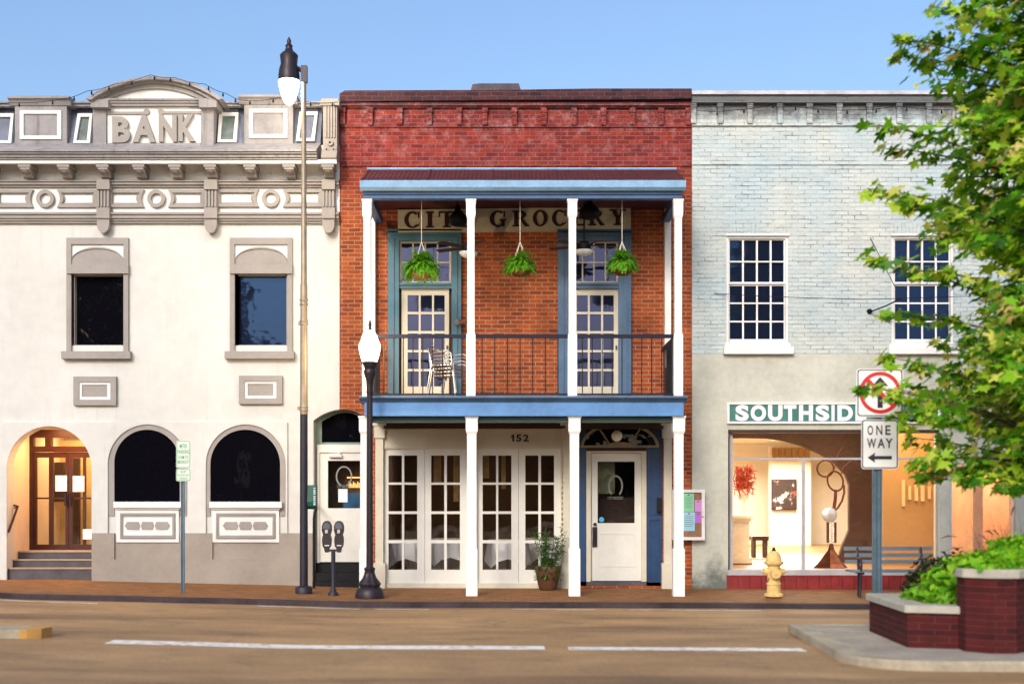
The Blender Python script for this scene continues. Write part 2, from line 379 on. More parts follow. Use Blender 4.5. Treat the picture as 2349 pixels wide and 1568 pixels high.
M['road']=roadmat()
def linemat():
    m,nt,b=nm('worn_white_road_paint'); P=pos(nt)
    n=noise(nt,P,9,6,.75); n2=noise(nt,P,60,3,.6)
    col=mixc(nt,ramp(nt,math_(nt,'ADD',math_(nt,'MULTIPLY',n,.8),math_(nt,'MULTIPLY',n2,.2)),.50,.60),(.78,.77,.72),(.42,.32,.20))
    L(nt,col,b.inputs['Base Color']); b.inputs['Roughness'].default_value=.7; return m
M['line']=linemat()
M['sidewalk']=brick('sidewalk_pavers',(.38,.175,.06),(.28,.125,.042),(.17,.08,.035),w=.2,h=.1,mw=.004,axes='xy',bd=.004)
M['island']=paint('island_concrete',(.37,.33,.27),.9,var=.22,scale=1.6,bd=.004)

# ------------------------------------------------------------------ ground
XS=[-200,-60,-20,-12,-9]+[a for a,_ in GT[1:8]]+[-1,0,1,2,5,7,12,20,60,200]; XS=sorted(set(XS))
def sheet(name,y0,y1,dz,mat,x0=-200,x1=200,dzb=None):
    mb=MB(); xs=[x0]+[x for x in XS if x0<x<x1]+[x1]
    for a,b in zip(xs,xs[1:]): mb.add([(a,y0,g(a)+dz),(b,y0,g(b)+dz),(b,y1,g(b)+(dz if dzb is None else dzb)),(a,y1,g(a)+(dz if dzb is None else dzb))],[(0,1,2,3)])
    return mb.build(name,mat)
struct(MB().add([(-500,-500,-.5),(500,-500,-.5),(500,500,-.5),(-500,500,-.5)],[(0,1,2,3)]).build('ground',paint('far_ground',(.16,.13,.09),.9,scale=.2)))
struct(sheet('road',-300,-3.2,-.12,M['road'],dzb=-.075))
mb=MB(); xs=[x for x in XS]
for a,b in zip(xs,xs[1:]):
    for ya,yb in ((-3.05,.35),):
        mb.add([(a,ya,g(a)),(b,ya,g(b)),(b,yb,g(b)),(a,yb,g(a))],[(0,1,2,3)])
struct(mb.build('sidewalk',M['sidewalk']))
mb=MB()
for a,b in zip(xs,xs[1:]):
    mb.add([(a,-3.22,g(a)-.25),(b,-3.22,g(b)-.25),(b,-3.2,g(b)-.006),(a,-3.2,g(a)-.006),(a,-3.17,g(a)+.003),(b,-3.17,g(b)+.003),(b,-3.05,g(b)+.003),(a,-3.05,g(a)+.003)],
           [(0,1,2,3),(3,2,5,4),(4,5,6,7)])
struct(mb.build('kerb',M['darkcurb']))
# road markings
def roadz(x,y): return g(x)-.12+(.045)*max(0,min(1,(y+300)/296.8))
def stripe(name,pts,w,mat):
    mb=MB()
    for (a,b),(c,d) in zip(pts,pts[1:]):
        n=max(1,int(abs(c-a)/.5))
        for i in range(n):
            x0=a+(c-a)*i/n; x1=a+(c-a)*(i+1)/n; y0=b+(d-b)*i/n; y1=b+(d-b)*(i+1)/n
            mb.add([(x0,y0-w/2,roadz(x0,y0)+.004),(x1,y1-w/2,roadz(x1,y1)+.004),(x1,y1+w/2,roadz(x1,y1)+.004),(x0,y0+w/2,roadz(x0,y0)+.004)],[(0,1,2,3)])
    return struct(mb.build(name,mat))
stripe('road_marking',[(-4.33,-8.25),(-2.4,-8.27),(.35,-8.29)],.36,M['line'])
stripe('road_marking',[(.6,-8.33),(3.1,-8.42)],.30,M['line'])
for a,b in (((-8.2,-3.35),(-5.95,-3.62)),((-3.7,-3.42),(-2.2,-3.5)),((-2.0,-3.45),(-1.2,-3.55)),((.0,-3.42),(1.2,-3.5)),((1.7,-3.5),(3.6,-3.6))):
    stripe('road_marking',[a,b],.07,M['line'])
# right hand traffic island
def ring(pts,z): return [(x,y,z) for x,y in pts]
out=[(3.36,-6.42)]+[(3.95-.72*math.cos(R(t)),-9.35-.72*math.sin(R(t))) for t in range(0,91,10)]+[(14,-10.15),(14,-6.42)]
inn=[(3.56,-6.6)]+[(3.97-.53*math.cos(R(t)),-9.33-.53*math.sin(R(t))) for t in range(0,91,10)]+[(14,-9.92),(14,-6.6)]
n=len(out)
mb=MB().add(ring(out,-.35)+ring([(x+.02,y+.0) for x,y in out],-.02)+ring(out,0),[]) ; mb=MB()
o2=[((x*.985+inn[i][0]*.015),(y*.9+inn[i][1]*.1)) for i,(x,y) in enumerate(out)]
mb.add(ring(out,-.35)+ring(out,-.025)+ring(o2,0.0)+ring(inn,0.0)+ring(inn,-.02),
  [(i+k*n,(i+1)%n+k*n,(i+1)%n+(k+1)*n,i+(k+1)*n) for k in range(4) for i in range(n)])
struct(mb.build('kerb',M['curb']))
mb=MB(); mb.v=[(x,y,-.004) for x,y in inn]; mb.f=[tuple(range(n))]
isl=struct(mb.build('pavement',M['island']))
# left island end with yellow tip
mb=MB(); pts=[(-30,-7.72),(-5.25,-7.72),(-5.2,-8.0),(-5.25,-8.15),(-30,-8.25)]
def prismz(mb,pts,z0,z1):
    n=len(pts); mb.add([(x,y,z0) for x,y in pts]+[(x,y,z1) for x,y in pts],[tuple(range(n)),tuple(range(2*n-1,n-1,-1))]+[(i,(i+1)%n,(i+1)%n+n,i+n) for i in range(n)])
z0=g(-6)-.11
prismz(mb,pts,-.3,z0+.12); struct(mb.build('kerb',M['curb'],recalc=True))
mb=MB(); prismz(mb,[(-5.33,-8.165),(-5.25,-8.157),(-5.12,-8.08),(-5.07,-7.9),(-5.12,-7.76),(-5.25,-7.705),(-5.33,-7.705)],-.3,z0+.124)
struct(mb.build('kerb_end',M['yellow'],recalc=True))

# ------------------------------------------------------------------ BANK
bank=thing('bank_building','cream two storey corner bank with taupe mouldings, arched ground floor windows and arched parapet','building',(X(350),0,g(X(350))))
LFT=-300
def wallfront(mb,p0,p1,q0,holes,y0,y1,zb=-.35):
    x0,x1=X(p0),X(p1); outer=[(x0,zb),(x1,zb),(x1,Z(q0)),(x0,Z(q0))]
    mb.prism(outer,[[(X(a),Z(b)) for a,b in h] for h in holes],y0,y1)
W1=(170,281,620,792); W2=(546,659,620,792)
zd=Z(1266)   # entrance floor
def hrect(p0,p1,q0,q1): return [(p0,q1),(p1,q1),(p1,q0),(p0,q0)]
passage=[(719,1600),(853,1600),(853,964)]+[(853-134*i/12, 964-26*math.sin(math.pi*i/12)) for i in range(1,12)]+[(719,964)]
doorarch=[(15,1620)]+[(210,1620)]+arc(112.5,1074.5,97.5,97.5,0,180,24)
# passage/door holes reach below the ground: clip bottoms just above base
def clipb(h,q): return [(a,min(b,q)) for a,b in h]
mb=MB()
mb.prism([(X(LFT),-.35),(X(719),-.35)]+[(X(a),Z(b)) for a,b in ((719,964),(730,956),(742,949),(752,945),(764,941),(779,938.5))]+[(X(779),Z(500)),(X(LFT),Z(500))],
   [[(X(a),Z(b)) for a,b in h] for h in (hrect(*W1),hrect(*W2),clipb(doorarch,1370))],0,.3)
mb.build('wall',M['stucco'],bank)
# arch ground floor layer: 4 cm proud slab
mb=MB()
def arch2(p0,p1,qt,qb): return archshape(p0,p1,qt,qb)
outer=[(5,1372),(5,968),(659,968),(659,1224),(210,1224),(210,1372)]
mb.pprism([(-1+5,1400),(15,1400),(15,1074.5)]+[(a,b) for a,b in arc(112.5,1074.5,97.5,97.5,180,0,24)][1:]+[(210,1224),(247,1224),(247,1184),(247,1064.5)]+arc(338.5,1064.5,91.5,91.5,180,0,24)[1:]+[(430,1184),(430,1224),(472,1224),(472,1064.5)]+arc(563.5,1064.5,91.5,91.5,180,0,24)[1:]+[(655,1224),(659,1224),(659,968),(4,968)],[],-.045,-.001)
mb.build('arcade_wall',M['stucco'],bank)
mb=MB(); wallb=MB()
# taupe plinth
for a,b in ((210,262),(416,487),(640,690)): mb.pb(a,b,1222,1380,-.06,.0)
mb.pb(262,416,1282,1380,-.06,.0); mb.pb(487,640,1282,1380,-.06,.0)
mb.pb(262,416,1243,1283,-.02,.0); mb.pb(487,640,1243,1283,-.02,.0)
mb.pb(690,718,1222,1380,-.04,0)
mb.build('plinth',M['plinth'],bank)
for (a,b,ga,gb) in ((247,430,263,413),(472,655,483,643)):
    w=MB(); cxx=(ga+gb)/2; rr=(gb-ga)/2
    co=[(a+1,1183),(a+1,1064.5)]+arc((a+b)/2,1064.5,91,91,180,0,24)[1:]+[(b-1,1183),(gb,1183)]+[(gb,985+rr)]+arc(cxx,985+rr,rr,rr,0,180,24)[1:]+[(ga,1183)]
    w.prism([(X(p),Z(q)) for p,q in co],[],-.02,.0)
    fr=w.build('window',M['taupe'],bank)
    MB().prism([(X(p),Z(q)) for p,q in archshape(ga-1,gb+1,984,1152)],[],-.008,-.002).build('pane',M['gd'],fr)
    s=MB(); s.pb(ga-3,gb+3,1150,1164,-.12,0); s.pb(ga+3,gb-1,1164,1168,-.08,0); s.build('sill',M['trimwhite'],fr)
    p=MB(); p.pb(ga+4,gb-3,1167,1243,-.05,0); pp=p.build('apron_panel',M['trimwhite'],bank)
    q=MB(); q.pprism(rect(ga+12,gb-11,1176,1235),[rect(ga+19,gb-18,1184,1227)],-.065,-.05)
    q.pprism(rect(ga+14,gb-13,1178,1233),[rect(ga+16,gb-15,1180,1231)],-.075,-.065)
    m0=(ga+gb)/2
    for l in ([(m0-52,1205),(m0-46,1196),(m0-20,1196),(m0-17,1205),(m0-20,1214),(m0-46,1214)],[(m0-15,1205),(m0-12,1196),(m0+12,1196),(m0+15,1205),(m0+12,1214),(m0-12,1214)],[(m0+52,1205),(m0+46,1196),(m0+20,1196),(m0+17,1205),(m0+20,1214),(m0+46,1214)]):
        q.pprism(l[::-1],[],-.062,-.05)
    q.build('moulding',M['taupe'],pp)
# upper windows
for (a,b,o) in ((152,294,0),(527,670,0)):
    w=MB()
    w.pprism([(a,806),(a,545),(b,545),(b,806),(b-11,806),(b-11,560),(a+11,560),(a+11,806)],[],-.05,0)
    w.pb(a,b,606,627,-.085,-.0)                     # lintel
    m0=(a+b)/2
    w.pprism([(a+11,606),(b-11,606)]+[(m0+60*math.cos(R(t)),598-28*math.sin(R(t))) for t in range(0,181,9)],[],-.02,0)
    w.pprism([(m0+60*math.cos(R(t)),600-34*math.sin(R(t))) for t in range(0,181,9)]+[(m0-60*math.cos(R(t)),597-27*math.sin(R(t))) for t in range(0,181,9)],[],-.04,-.02)
    w.box(X(a+11),X(a+19),.0,.16,Z(792),Z(627)); w.box(X(b-13),X(b-11),.0,.16,Z(792),Z(627))
    w.box(X(a+11),X(b-11),.0,.16,Z(632),Z(620)); w.box(X(a+11),X(b-11),.02,.16,Z(800),Z(790.5))
    fr=w.build('window',M['taupe'],bank)
    MB().pprism([(a+11,606),(b-11,606),(b-11,560),(a+11,560)],[],-.012,0).build('tympanum',M['trimwhite'],fr)
    MB().box(X(a+15),X(b-11),.12,.14,Z(792),Z(630)).build('pane',M['gblue'] if a>400 else M['gd'],fr)
    MB().pb(a-12,b+4,805,822,-.12,0).build('sill',M['taupe'],fr)
for (a,b,c,d) in ((168,266,863,929),(548,647,861,926)):
    p=MB().pprism(rect(a,b,c,d),[rect(a+13,b-13,c+13,d-13)],-.07,0).build('wall_plaque',M['taupe'],bank)
    MB().pprism(rect(a+13,b-13,c+13,d-13),[rect(a+20,b-20,c+19,d-19)],-.05,0).build('inner_frame',M['trimwhite'],p)
    MB().pb(a+20,b-20,c+19,d-19,-.03,0).build('inner_panel',M['taupe'],p)
# entablature
x0,x1=X(LFT),X(779)
def zz(q,y=0): return Z(q,y)
mb=MB()
mb.mould([(0,zz(512)),(-.05,zz(512,-.05)),(-.05,zz(507,-.05)),(-.08,zz(506,-.08)),(-.08,zz(501,-.08)),(-.11,zz(500,-.11)),(-.11,zz(492,-.11)),(-.14,zz(491,-.14)),(-.14,zz(487,-.14)),(0,zz(486))],x0,x1)
mb.mould([(0,zz(430)),(-.05,zz(429,-.05)),(-.05,zz(424,-.05)),(-.09,zz(423,-.09)),(-.09,zz(417,-.09)),(-.12,zz(416,-.12)),(-.12,zz(413,-.12)),(0,zz(412))],x0,x1)
mb.build('frieze_moulding',M['taupe'],bank)
mb=MB(); mb.box(x0,x1,0,.3,zz(500)+.001,zz(333)); mb.build('frieze',M['trimwhite'],bank)
mb=MB()
# cornice: soffit, fascia steps, sloping top
mb.mould([(-.0,zz(377,-.05)),(-.40,zz(375,-.4)),(-.40,zz(366,-.4)),(-.0,zz(366,-.1))],x0,x1); mb.build('cornice_fascia',M['trimwhite'],bank)
mb=MB(); mb.mould([(0,zz(365.5,-.1)),(-.43,zz(365.5,-.43)),(-.43,zz(361,-.43)),(-.46,zz(360,-.46)),(-.46,zz(355,-.46)),(-.50,zz(352,-.5)),(-.50,zz(348,-.5)),(-.53,zz(347,-.53)),(-.53,zz(343,-.53)),(0,zz(328,0))],x0,x1-.32)
mb.build('cornice',M['taupedirty'],bank)
# brackets
k=0
for p in (-210,-118,-30,57,146,236,318,401,482,573,663,752):
    b=MB(); yb=-.34
    xs0,xs1=X(p-14,yb),X(p+14,yb)
    b.mould([(0,zz(411)),(-.12,zz(411,-.12)),(-.2,zz(406,-.2)),(-.24,zz(398,-.24)),(-.31,zz(394,-.31)),(-.36,zz(388,-.36)),(-.36,zz(376.5,-.36)),(0,zz(376.5))],X(p-11,yb),X(p+11,yb))
    b.mould([(0,zz(383,-.37)),(-.375,zz(383,-.375)),(-.385,zz(376,-.385)),(0,zz(376,-.3))],xs0,xs1)
    b.mould([(-.2,zz(403,-.2)),(-.27,zz(399,-.27)),(-.33,zz(394,-.33)),(-.36,zz(389,-.36)),(-.2,zz(389,-.2))],X(p-5,yb),X(p+5,yb))
    b.build('bracket',M['taupe'],bank)
for p in (-270,-14+0,236,483,753):
    if p==-14: continue
    b=MB(); b.pb(p-15,p+15,411,434,-.16,0)
    b.pb(p-15,p+15,434,476,-.10,0)
    for i in range(4): b.pb(p-13+i*7.4,p-9+i*7.4,436,474,-.13,-.1)
    b.pb(p-15,p+15,476,500,-.18,0)
    b.pprism([(p-14,500),(p+14,500)]+[(p+14*math.cos(R(t)),514+20*math.sin(R(t))) for t in range(0,181,15)],[],-.15,0)
    b.build('corbel',M['taupe'],bank)
for i,(c,a,b_) in enumerate(((-155,-255,-30),(103,-8,221),(358,251,468),(621,498,738))):
    q=455-(i==3)
    r_=MB(); r_.pprism(arc(c,q,20.5,20.5,0,342,19),[arc(c,q,12,12,0,342,19)],-.06,0); r_.build('ring_ornament',M['taupe'],bank)
    for s,e in ((a,-1),(b_,1)):
        f=MB()
        # frame with a concave end facing the ring
        ce=c+e*27
        cv=[(c+e*(23+5*math.cos(R(t))*1.0)+e*6*(1-math.cos(R(t)))*0, q+20*math.sin(R(t))) for t in range(-90,91,15)]
        outer=[(s,q-20)]+[(c+e*(33-7*math.cos(R(t))*-1) if 0 else c+e*(27+7*(abs(t)/90)**2*-1+7),q+20*(t/90)) for t in range(-90,91,15)]+[(s,q+20)]
        inner=[(s+(-e)*6,q-13)]+[(c+e*(42+0-5*(abs(t)/90)**2),q+13*(t/90)) for t in range(-90,91,15)]+[(s+(-e)*6,q+13)]
        f.pprism(outer,[inner],-.05,0)
        inner2=[(s+(-e)*9,q-10)]+[(c+e*(46-4*(abs(t)/90)**2),q+10*(t/90)) for t in range(-90,91,30)]+[(s+(-e)*9,q+10)]
        f.pprism(inner,[inner2],-.025,0)
        f.build('frieze_panel',M['taupe'],bank)
# mansard parapet
mb=MB(); zt,zb=zz(236),zz(333)
mb.mould([(0,zb),(.0,zb),(.22,zt),(3.0,zt),(3.0,zb)],x0,X(735)); ms=mb.build('mansard_roof',M['slate'],bank)
mb=MB(); mb.mould([(.1,zz(244)),(.02,zz(243)),(.02,zz(238)),(-.02,zz(237)),(-.02,zz(233)),(.3,zz(232))],x0,X(740)); mb.build('roof_coping',M['taupedirty'],bank)
def slantwin(a0,a1,b0,b1,q0,q1,mat):
    # leaning window frame on mansard: (a0..a1 at top) (b0..b1 bottom)
    def pt(p,q):
        t=(333-q)/97; y=.22*t-.03; return (X(p,y),y,Z(q,y))
    w=MB(); O=[pt(b0,q1),pt(b1,q1),pt(a1,q0),pt(a0,q0)]; I=[pt(b0+7,q1-6),pt(b1-7,q1-6),pt(a1-7,q0+8),pt(a0+7,q0+8)]
    n=4; off=Vector((0,-.05,0)); vs=[Vector(v)+off for v in O]+[Vector(v)+off for v in I]+[Vector(v)+Vector((0,.05,0)) for v in O]+[Vector(v)+Vector((0,.03,0)) for v in I]
    fs=[]
    for i in range(4):
        j=(i+1)%4; fs+=[(i,j,4+j,4+i),(j,i,8+i,8+j),(4+i,4+j,12+j,12+i)]
    w.add(vs,fs); fr=w.build('dormer_window',M['trimwhite'],bank)
    MB().add([Vector(v)+Vector((0,-.005,0)) for v in I],[(0,1,2,3)]).build('panel',mat,fr)
slantwin(-20,34,-26,28,262,330,M['slate']); slantwin(180,214,170,208,262,330,M['greenslate'])
slantwin(504,548,500,543,260,328,M['greenslate']); slantwin(688,730,680,722,258,325,M['slate'])
slantwin(-205,-160,-210,-168,262,330,M['slate'])
for (a,b,t) in ((-150,-32,225),(34,153,225),(560,672,222)):
    m_=MB(); yb=-.06
    m_.pb(a,b,t+17,333,yb,.5)
    m_.mould([(.5,zz(t+19)),(yb-.02,zz(t+18,yb)),(yb-.05,zz(t+12,yb)),(yb-.07,zz(t+8,yb)),(yb-.12,zz(t+5,yb)),(yb-.12,zz(t,yb)),(.5,zz(t,0))],X(a-11,yb),X(b+11,yb))
    dm=m_.build('dormer',M['taupedirty'],bank)
    MB().pprism(rect(a+11,b-13,t+28,t+94),[rect(a+20,b-22,t+36,t+86)],yb-.03,yb+.01).build('panel_frame',M['trimwhite'],dm)
# central pediment
yb=-.16; m_=MB()
m_.pb(213,243,242,333,yb-.03,.6); m_.pb(461,490,242,333,yb-.03,.6); m_.pb(243,461,333-5,334,yb-.02,.3)
m_.mould([(.6,zz(245,yb)),(yb-.05,zz(245,yb)),(yb-.05,zz(240,yb)),(yb-.08,zz(239,yb)),(yb-.08,zz(235,yb)),(yb-.11,zz(234,yb)),(yb-.11,zz(230,yb)),(.6,zz(229,yb))],X(213,yb),X(490,yb))
for a,b in ((208,248),(456,497)): m_.pb(a,b,228,246,yb-.15,.5)
cx0=354
def parc(dx,h,base,n=30): return [(cx0+dx*math.cos(math.pi*i/n),base-h*(math.sin(math.pi*i/n)**.92)) for i in range(n+1)]
def seg(w,apex,base,n=30):   # circular segment arc points right->left
    h=base-apex; r=(w*w+h*h)/(2*h); a=math.asin(min(1,w/r)); return [(cx0+r*math.sin(a-2*a*i/n),apex+r-r*math.cos(a-2*a*i/n)) for i in range(n+1)]
for w0,ap0,bs0,w1,ap1,bs1,yy in ((157,175,226,146,182,229,-.22),(146,182,229,128,190,229,-.13),(128,190,229,108,203,230,-.06)):
    m_.pprism(seg(w0,ap0,bs0)+seg(w1,ap1,bs1)[::-1],[],yb+yy,.5)
ped=m_.build('pediment',M['taupedirty'],bank)
m_=MB(); m_.pprism(seg(108,203,230),[],yb-.01,.4); m_.pb(243,461,244,329,yb+.02,.4); m_.build('pediment_panel',M['trimwhite'],ped)
m_=MB(); yb2=yb+.02
m_.pb(244,336,256,262,yb2-.03,yb2); m_.pb(369,461,255,261,yb2-.03,yb2)
for c in (336,369):
    e=1 if c==336 else -1
    m_.pprism([(c+7*math.cos(R(t)) ,256+ -0+7*math.sin(R(t))) for t in range(0,360,24)],[],yb2-.035,yb2)
m_.build('scroll_moulding',M['taupe'],ped)
m_=MB()
for ch,a,b,q0,q1 in (('B',257,298,267,327),('A',304,356,263,326),('N',364,405,263,325),('K',409,448,262,324)):
    m_.ptext(ch,a,b,q0,q1,yb2-.07,yb2,.045)
m_.build('lettering',M['taupe'],ped)
# end pier with flutes
m_=MB(); yp=-.30; m_.pb(741,773,240,345,yp,.5); m_.pb(734,778,231,241,yp-.05,.55); m_.pb(737,776,226,231,yp-.02,.5)
for i in range(4): m_.pb(746+i*6.5,749+i*6.5,243,315,yp-.03,yp)
m_.mould([(0,zz(374)),(yp-.05,zz(373,yp)),(yp-.12,zz(366,yp)),(yp-.12,zz(362,yp)),(yp-.02,zz(345,yp)),(0,zz(345))],X(739,yp),X(774,yp))
m_.pprism(arc(757,327,7,7,0,340,17),[arc(757,327,3,3,0,330,11)],yp-.04,yp)
for c in (749,765): m_.pprism(arc(c,343,5.5,5.5,0,340,13),[arc(c,343,2.5,2.5,0,330,11)],yp-.04,yp)
m_.build('end_pier',M['taupe'],bank)
# body of the building
m_=MB(); m_.box(x0,X(779)-.01,3.0,3.3,-.4,zz(240)); m_.box(x0-.3,x0,0,3.3,-.4,zz(240)); m_.box(X(779)-.012,X(779)-.004,.3,3.3,Z(940),zz(250))
m_.box(x0,X(779)-.02,.3,3.0,zz(260)-.2,zz(258)); m_.build('rear_wall',M['stucco'],bank)
# entrance recess
m_=MB(); ya,yd=.3,1.25; xa,xb=X(15),X(235)
m_.box(xa-.2,xa-.005,.3,yd+.1,-.3,Z(960)); m_.box(X(15),xb,.3,yd+1.6,Z(972),Z(960))
m_.box(xa-.2,xa-.005,yd+.1,yd+1.7,zd,Z(960)); m_.box(xb,xb+.1,.3,yd+1.7,-.3,Z(960)); m_.box(xa,xb,yd+1.6,yd+1.7,zd,Z(960))
m_.build('entry_wall',M['recess'],bank)
m_=MB()
for i,(zt_,y0_) in enumerate(((zd,.50),(zd-.135,.26),(zd-.27,.02))):
    m_.box(xa+.0,xb-.19,y0_+.02,2.9 if i==0 else .52+.0,(-.2 if i else zd-.13),zt_-.02)
st=m_.build('entry_steps',M['step'],bank)
m_=MB()
for i,(zt_,y0_) in enumerate(((zd,.50),(zd-.135,.26),(zd-.27,.02))): m_.box(xa,xb-.19,y0_,y0_+.24 if i else yd,zt_-.02,zt_)
m_.build('tread',M['nosing'],st)
m_=MB(); m_.box(xa,xb,yd,yd+1.6,zd,zd+.01); m_.build('lobby_floor',M['nosing'],bank)
yd=1.05
def on(p,q): return (X(p,yd),Z(q,yd))
dx0,dx1=70,232
doorf=MB()
hol=[rect(82,106,1000,1022) if 0 else rect(76,103,1002,1022),rect(112,226,1002,1022)]
# frame with transoms, left side panel, two leaves
doorf.pprism(rect(66,232,985,1262),[rect(77,103,1003,1023),rect(118,226,1003,1023),rect(76,226,1036,1258)],yd,yd+.1)
dr=doorf.build('entrance_door',M['wood'],bank); dr['label']='dark reddish wood double entrance door'
leaf=MB()
leaf.pprism(rect(76,156,1037,1258),[rect(85,118,1049,1203-55) if 0 else rect(84,112,1049,1140),rect(84,112,1144,1248),rect(122,150,1049,1140),rect(122,150,1144,1248)],yd+.02,yd+.07)
leaf.pprism(rect(157,226,1037,1258),[rect(166,190,1049,1140),rect(166,190,1144,1248),rect(196,220,1049,1140),rect(196,220,1144,1248)],yd+.02,yd+.07)
leaf.build('door_leaf',M['wood'],dr)
MB().pb(72,228,1000,1252,yd+.04,yd+.045).build('pane',M['gc'],dr)
for p in (152.5,163): MB().tube([(X(p,yd),yd-.05,Z(1128,yd)),(X(p,yd),yd-.05,Z(1159,yd))],.022,8).build('handle',M['bronze'],dr)
for a,b,c,d in ((127,153,1090,1126),(167,193,1091,1127),(190,210,1213,1236)):
    n_=MB().pb(a,b,c,d,yd+.0,yd+.015).build('notice',M['signwhite'],dr)
lobby=MB(); lobby.box(X(66,yd),X(232,yd),2.6,2.62,zd,Z(1000,yd))
lobby.build('lobby_wall',paint('lobby_yellow',(.62,.45,.2),.8),bank)
lb=MB(); lb.box(X(88,2.4),X(110,2.4),2.3,2.4,Z(1110,2.4),Z(1078,2.4)); lb.box(X(128,2.4),X(150,2.4),2.3,2.4,Z(1150,2.4),Z(1060,2.4)); lb.box(X(172,2.4),X(185,2.4),2.3,2.4,Z(1250,2.4),Z(1050,2.4))
lb.build('lobby_panel',M['brown'],bank)
m_=MB(); m_.tube([(X(44,.5),.25,Z(1158,.3)),(X(41,.3),.30,Z(1160,.3)),(X(20,0),.02,Z(1216,.02)),(X(18,0),.0,Z(1220,0))],.02,8)
m_.tube([(X(41,.3),.3,Z(1160,.3)),(X(30,.3),.35,Z(1165,.3))],.012,6); m_.build('handrail',M['wood'],bank,smooth=60)
# passage door
pas=MB(); yq=.25
pas.pprism([(719,1350),(719,964)]+[(853-134*i/12, 964-26*math.sin(math.pi*i/12)) for i in range(12,0,-1)][1:]+[(853,964),(853,1350),(727,1350) if 0 else (845,1350),(845,1020),(735,1020),(735,1350)],[[(738,1014),(845,1014),(845,968)]+[(845-107*i/10,966-20*math.sin(math.pi*i/10)) for i in range(1,10)]+[(738,966)]],yq,yq+.1)
pf=pas.build('side_doorway',M['greenframe'],bank)
MB().pb(730,850,940,1016,yq+.04,yq+.05).build('transom_pane',M['gd'],pf)
m_=MB(); m_.pprism([(727,1290),(727,1019),(850,1019),(850,1290),(838,1290),(838,1037),(733,1037),(733,1290)],[],yq-.06,yq+.02); m_.build('door_frame',M['doorwhite'],pf)
m_=MB(); m_.pprism(rect(734,838,1038,1288),[rect(752,826,1056,1165)],yq-.03,yq+.02); m_.pprism(rect(750,828,1192,1262),[rect(752,826,1194,1260)],yq-.036,yq-.03)
m_.build('side_door',M['doorwhite'],pf)
MB().pb(750,828,1054,1167,yq-.005,yq).build('door_pane',M['gc'],pf)
m_=MB(); m_.pb(754,784,1043,1048,yq-.1,yq-.03); m_.pb(775,781,1036,1044,yq-.08,yq-.03); m_.build('door_closer',M['alu'],pf)
m_=MB(); m_.pprism(arc(789,1092,19,24,250,-70,26)+arc(789,1092,15.5,20.5,-70,250,26),[],yq-.012,yq-.007); m_.ptext('CITY GROCERY',773,805,1112,1119,yq-.012,yq-.007); m_.build('door_decal',simple('decal_grey',(.20,.22,.22),.6),pf)
m_=MB(); m_.pb(776,797,1121,1151,yq-.02,yq-.014); m_.build('notice',M['signwhite'],pf)
m_=MB(); m_.box(X(719),X(853),.05,1,-.2,Z(1313)); m_.box(X(719),X(853),.14+.1,1,Z(1313),Z(1292)); m_.box(X(719),X(853),-.12,.05,-.2,Z(1332)); m_.build('side_steps',M['black'],pf)
m_=MB(); m_.box(X(715),X(853),.9,1.0,Z(1292),Z(930)); m_.box(X(853)+.001,X(853)+.05,.322,1.0,Z(1350),Z(930)); m_.box(X(719)-.1,X(719)-.01,.3,1.,Z(1350),Z(930)); m_.box(X(715),X(853)+.05,.33,1.0,Z(930)+.001,Z(926)-.002); m_.build('vestibule',M['dwall'],pf)
# ------------------------------------------------------------------ BRICK BUILDING
groc=thing('brick_building','red brick two storey building with blue two level gallery porch and white posts','building',(X(1180),0,0))
P0,P1=780.5,1587
mb=MB()
holes=[hrect(915,1037,552,905),hrect(1306,1419,552,905),hrect(880,1520,972,1343)]
xt0,xt1=X(P0),X(P1)
passr=[(781.5,938.6),(781.5,1372),(853,1372),(853,964),(842,957),(826,949),(810,942),(795,939)]
outer=[(X(853),-.35),(xt1,-.35),(xt1,Z(222)),(xt0,Z(228))]+[(X(a),Z(b)) for a,b in ((780.5,938.5),(795,939),(810,942),(826,949),(842,957),(853,964))]
mb.prism(outer,[[(X(a),Z(b)) for a,b in h] for h in holes],0,.32)
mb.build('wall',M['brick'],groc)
mb=MB(); mb.box(xt0,xt1,8,8.3,-.3,Z(235)); mb.box(xt0,xt0+.25,.32,8,Z(926),Z(235)); mb.box(xt1-.25,xt1,.32,8,-.3,Z(235)); mb.build('rear_wall',M['brick'],groc)
mb=MB(); mb.box(xt0,xt1,.32,8,Z(262),Z(258)); mb.build('flat_roof',M['coping'],groc)
mb=MB()
mb.prism([(X(P0),Z(238)),(X(P0),Z(219)),(X(793),Z(212)),(X(1080),Z(211)),(X(1200),Z(210)),(X(1360),Z(207.5)),(X(P1-2),Z(207.5)),(X(P1-2),Z(230)),(X(1500),Z(232)),(X(1200),Z(233)),(X(900),Z(235))],[],-.10,.4)
mb.build('coping',brick('sooty_brick',(.10,.035,.04),(.05,.02,.03),(.13,.08,.09),mw=.008,bd=.02),groc)
mb=MB(); mb.prism([(X(1080),Z(209.5)),(X(1084),Z(196)),(X(1100),Z(194)),(X(1190),Z(194)),(X(1195),Z(209.5))],[],-.06,.7); mb.build('parapet_block',M['coping'],groc)
# corbel table
mb=MB(); mb.pb(P0,P1-1,236,242,-.09,0); mb.pb(P0,P1-1,242,247,-.05,0)
for p in (P0+5,849,917,985,1053,1112,1180,1248,1317,1385,1451,1517,1580):
    mb.pb(p-5.5,p+5.5,247,286,-.07,0); mb.pb(p-6.5,p+6.5,247,257,-.085,0)
mb.pb(P0,P1-1,286,291,-.035,0); mb.pb(P0,P1-1,378,381,-.02,0)
mb.build('corbel_table',M['brick'],groc)
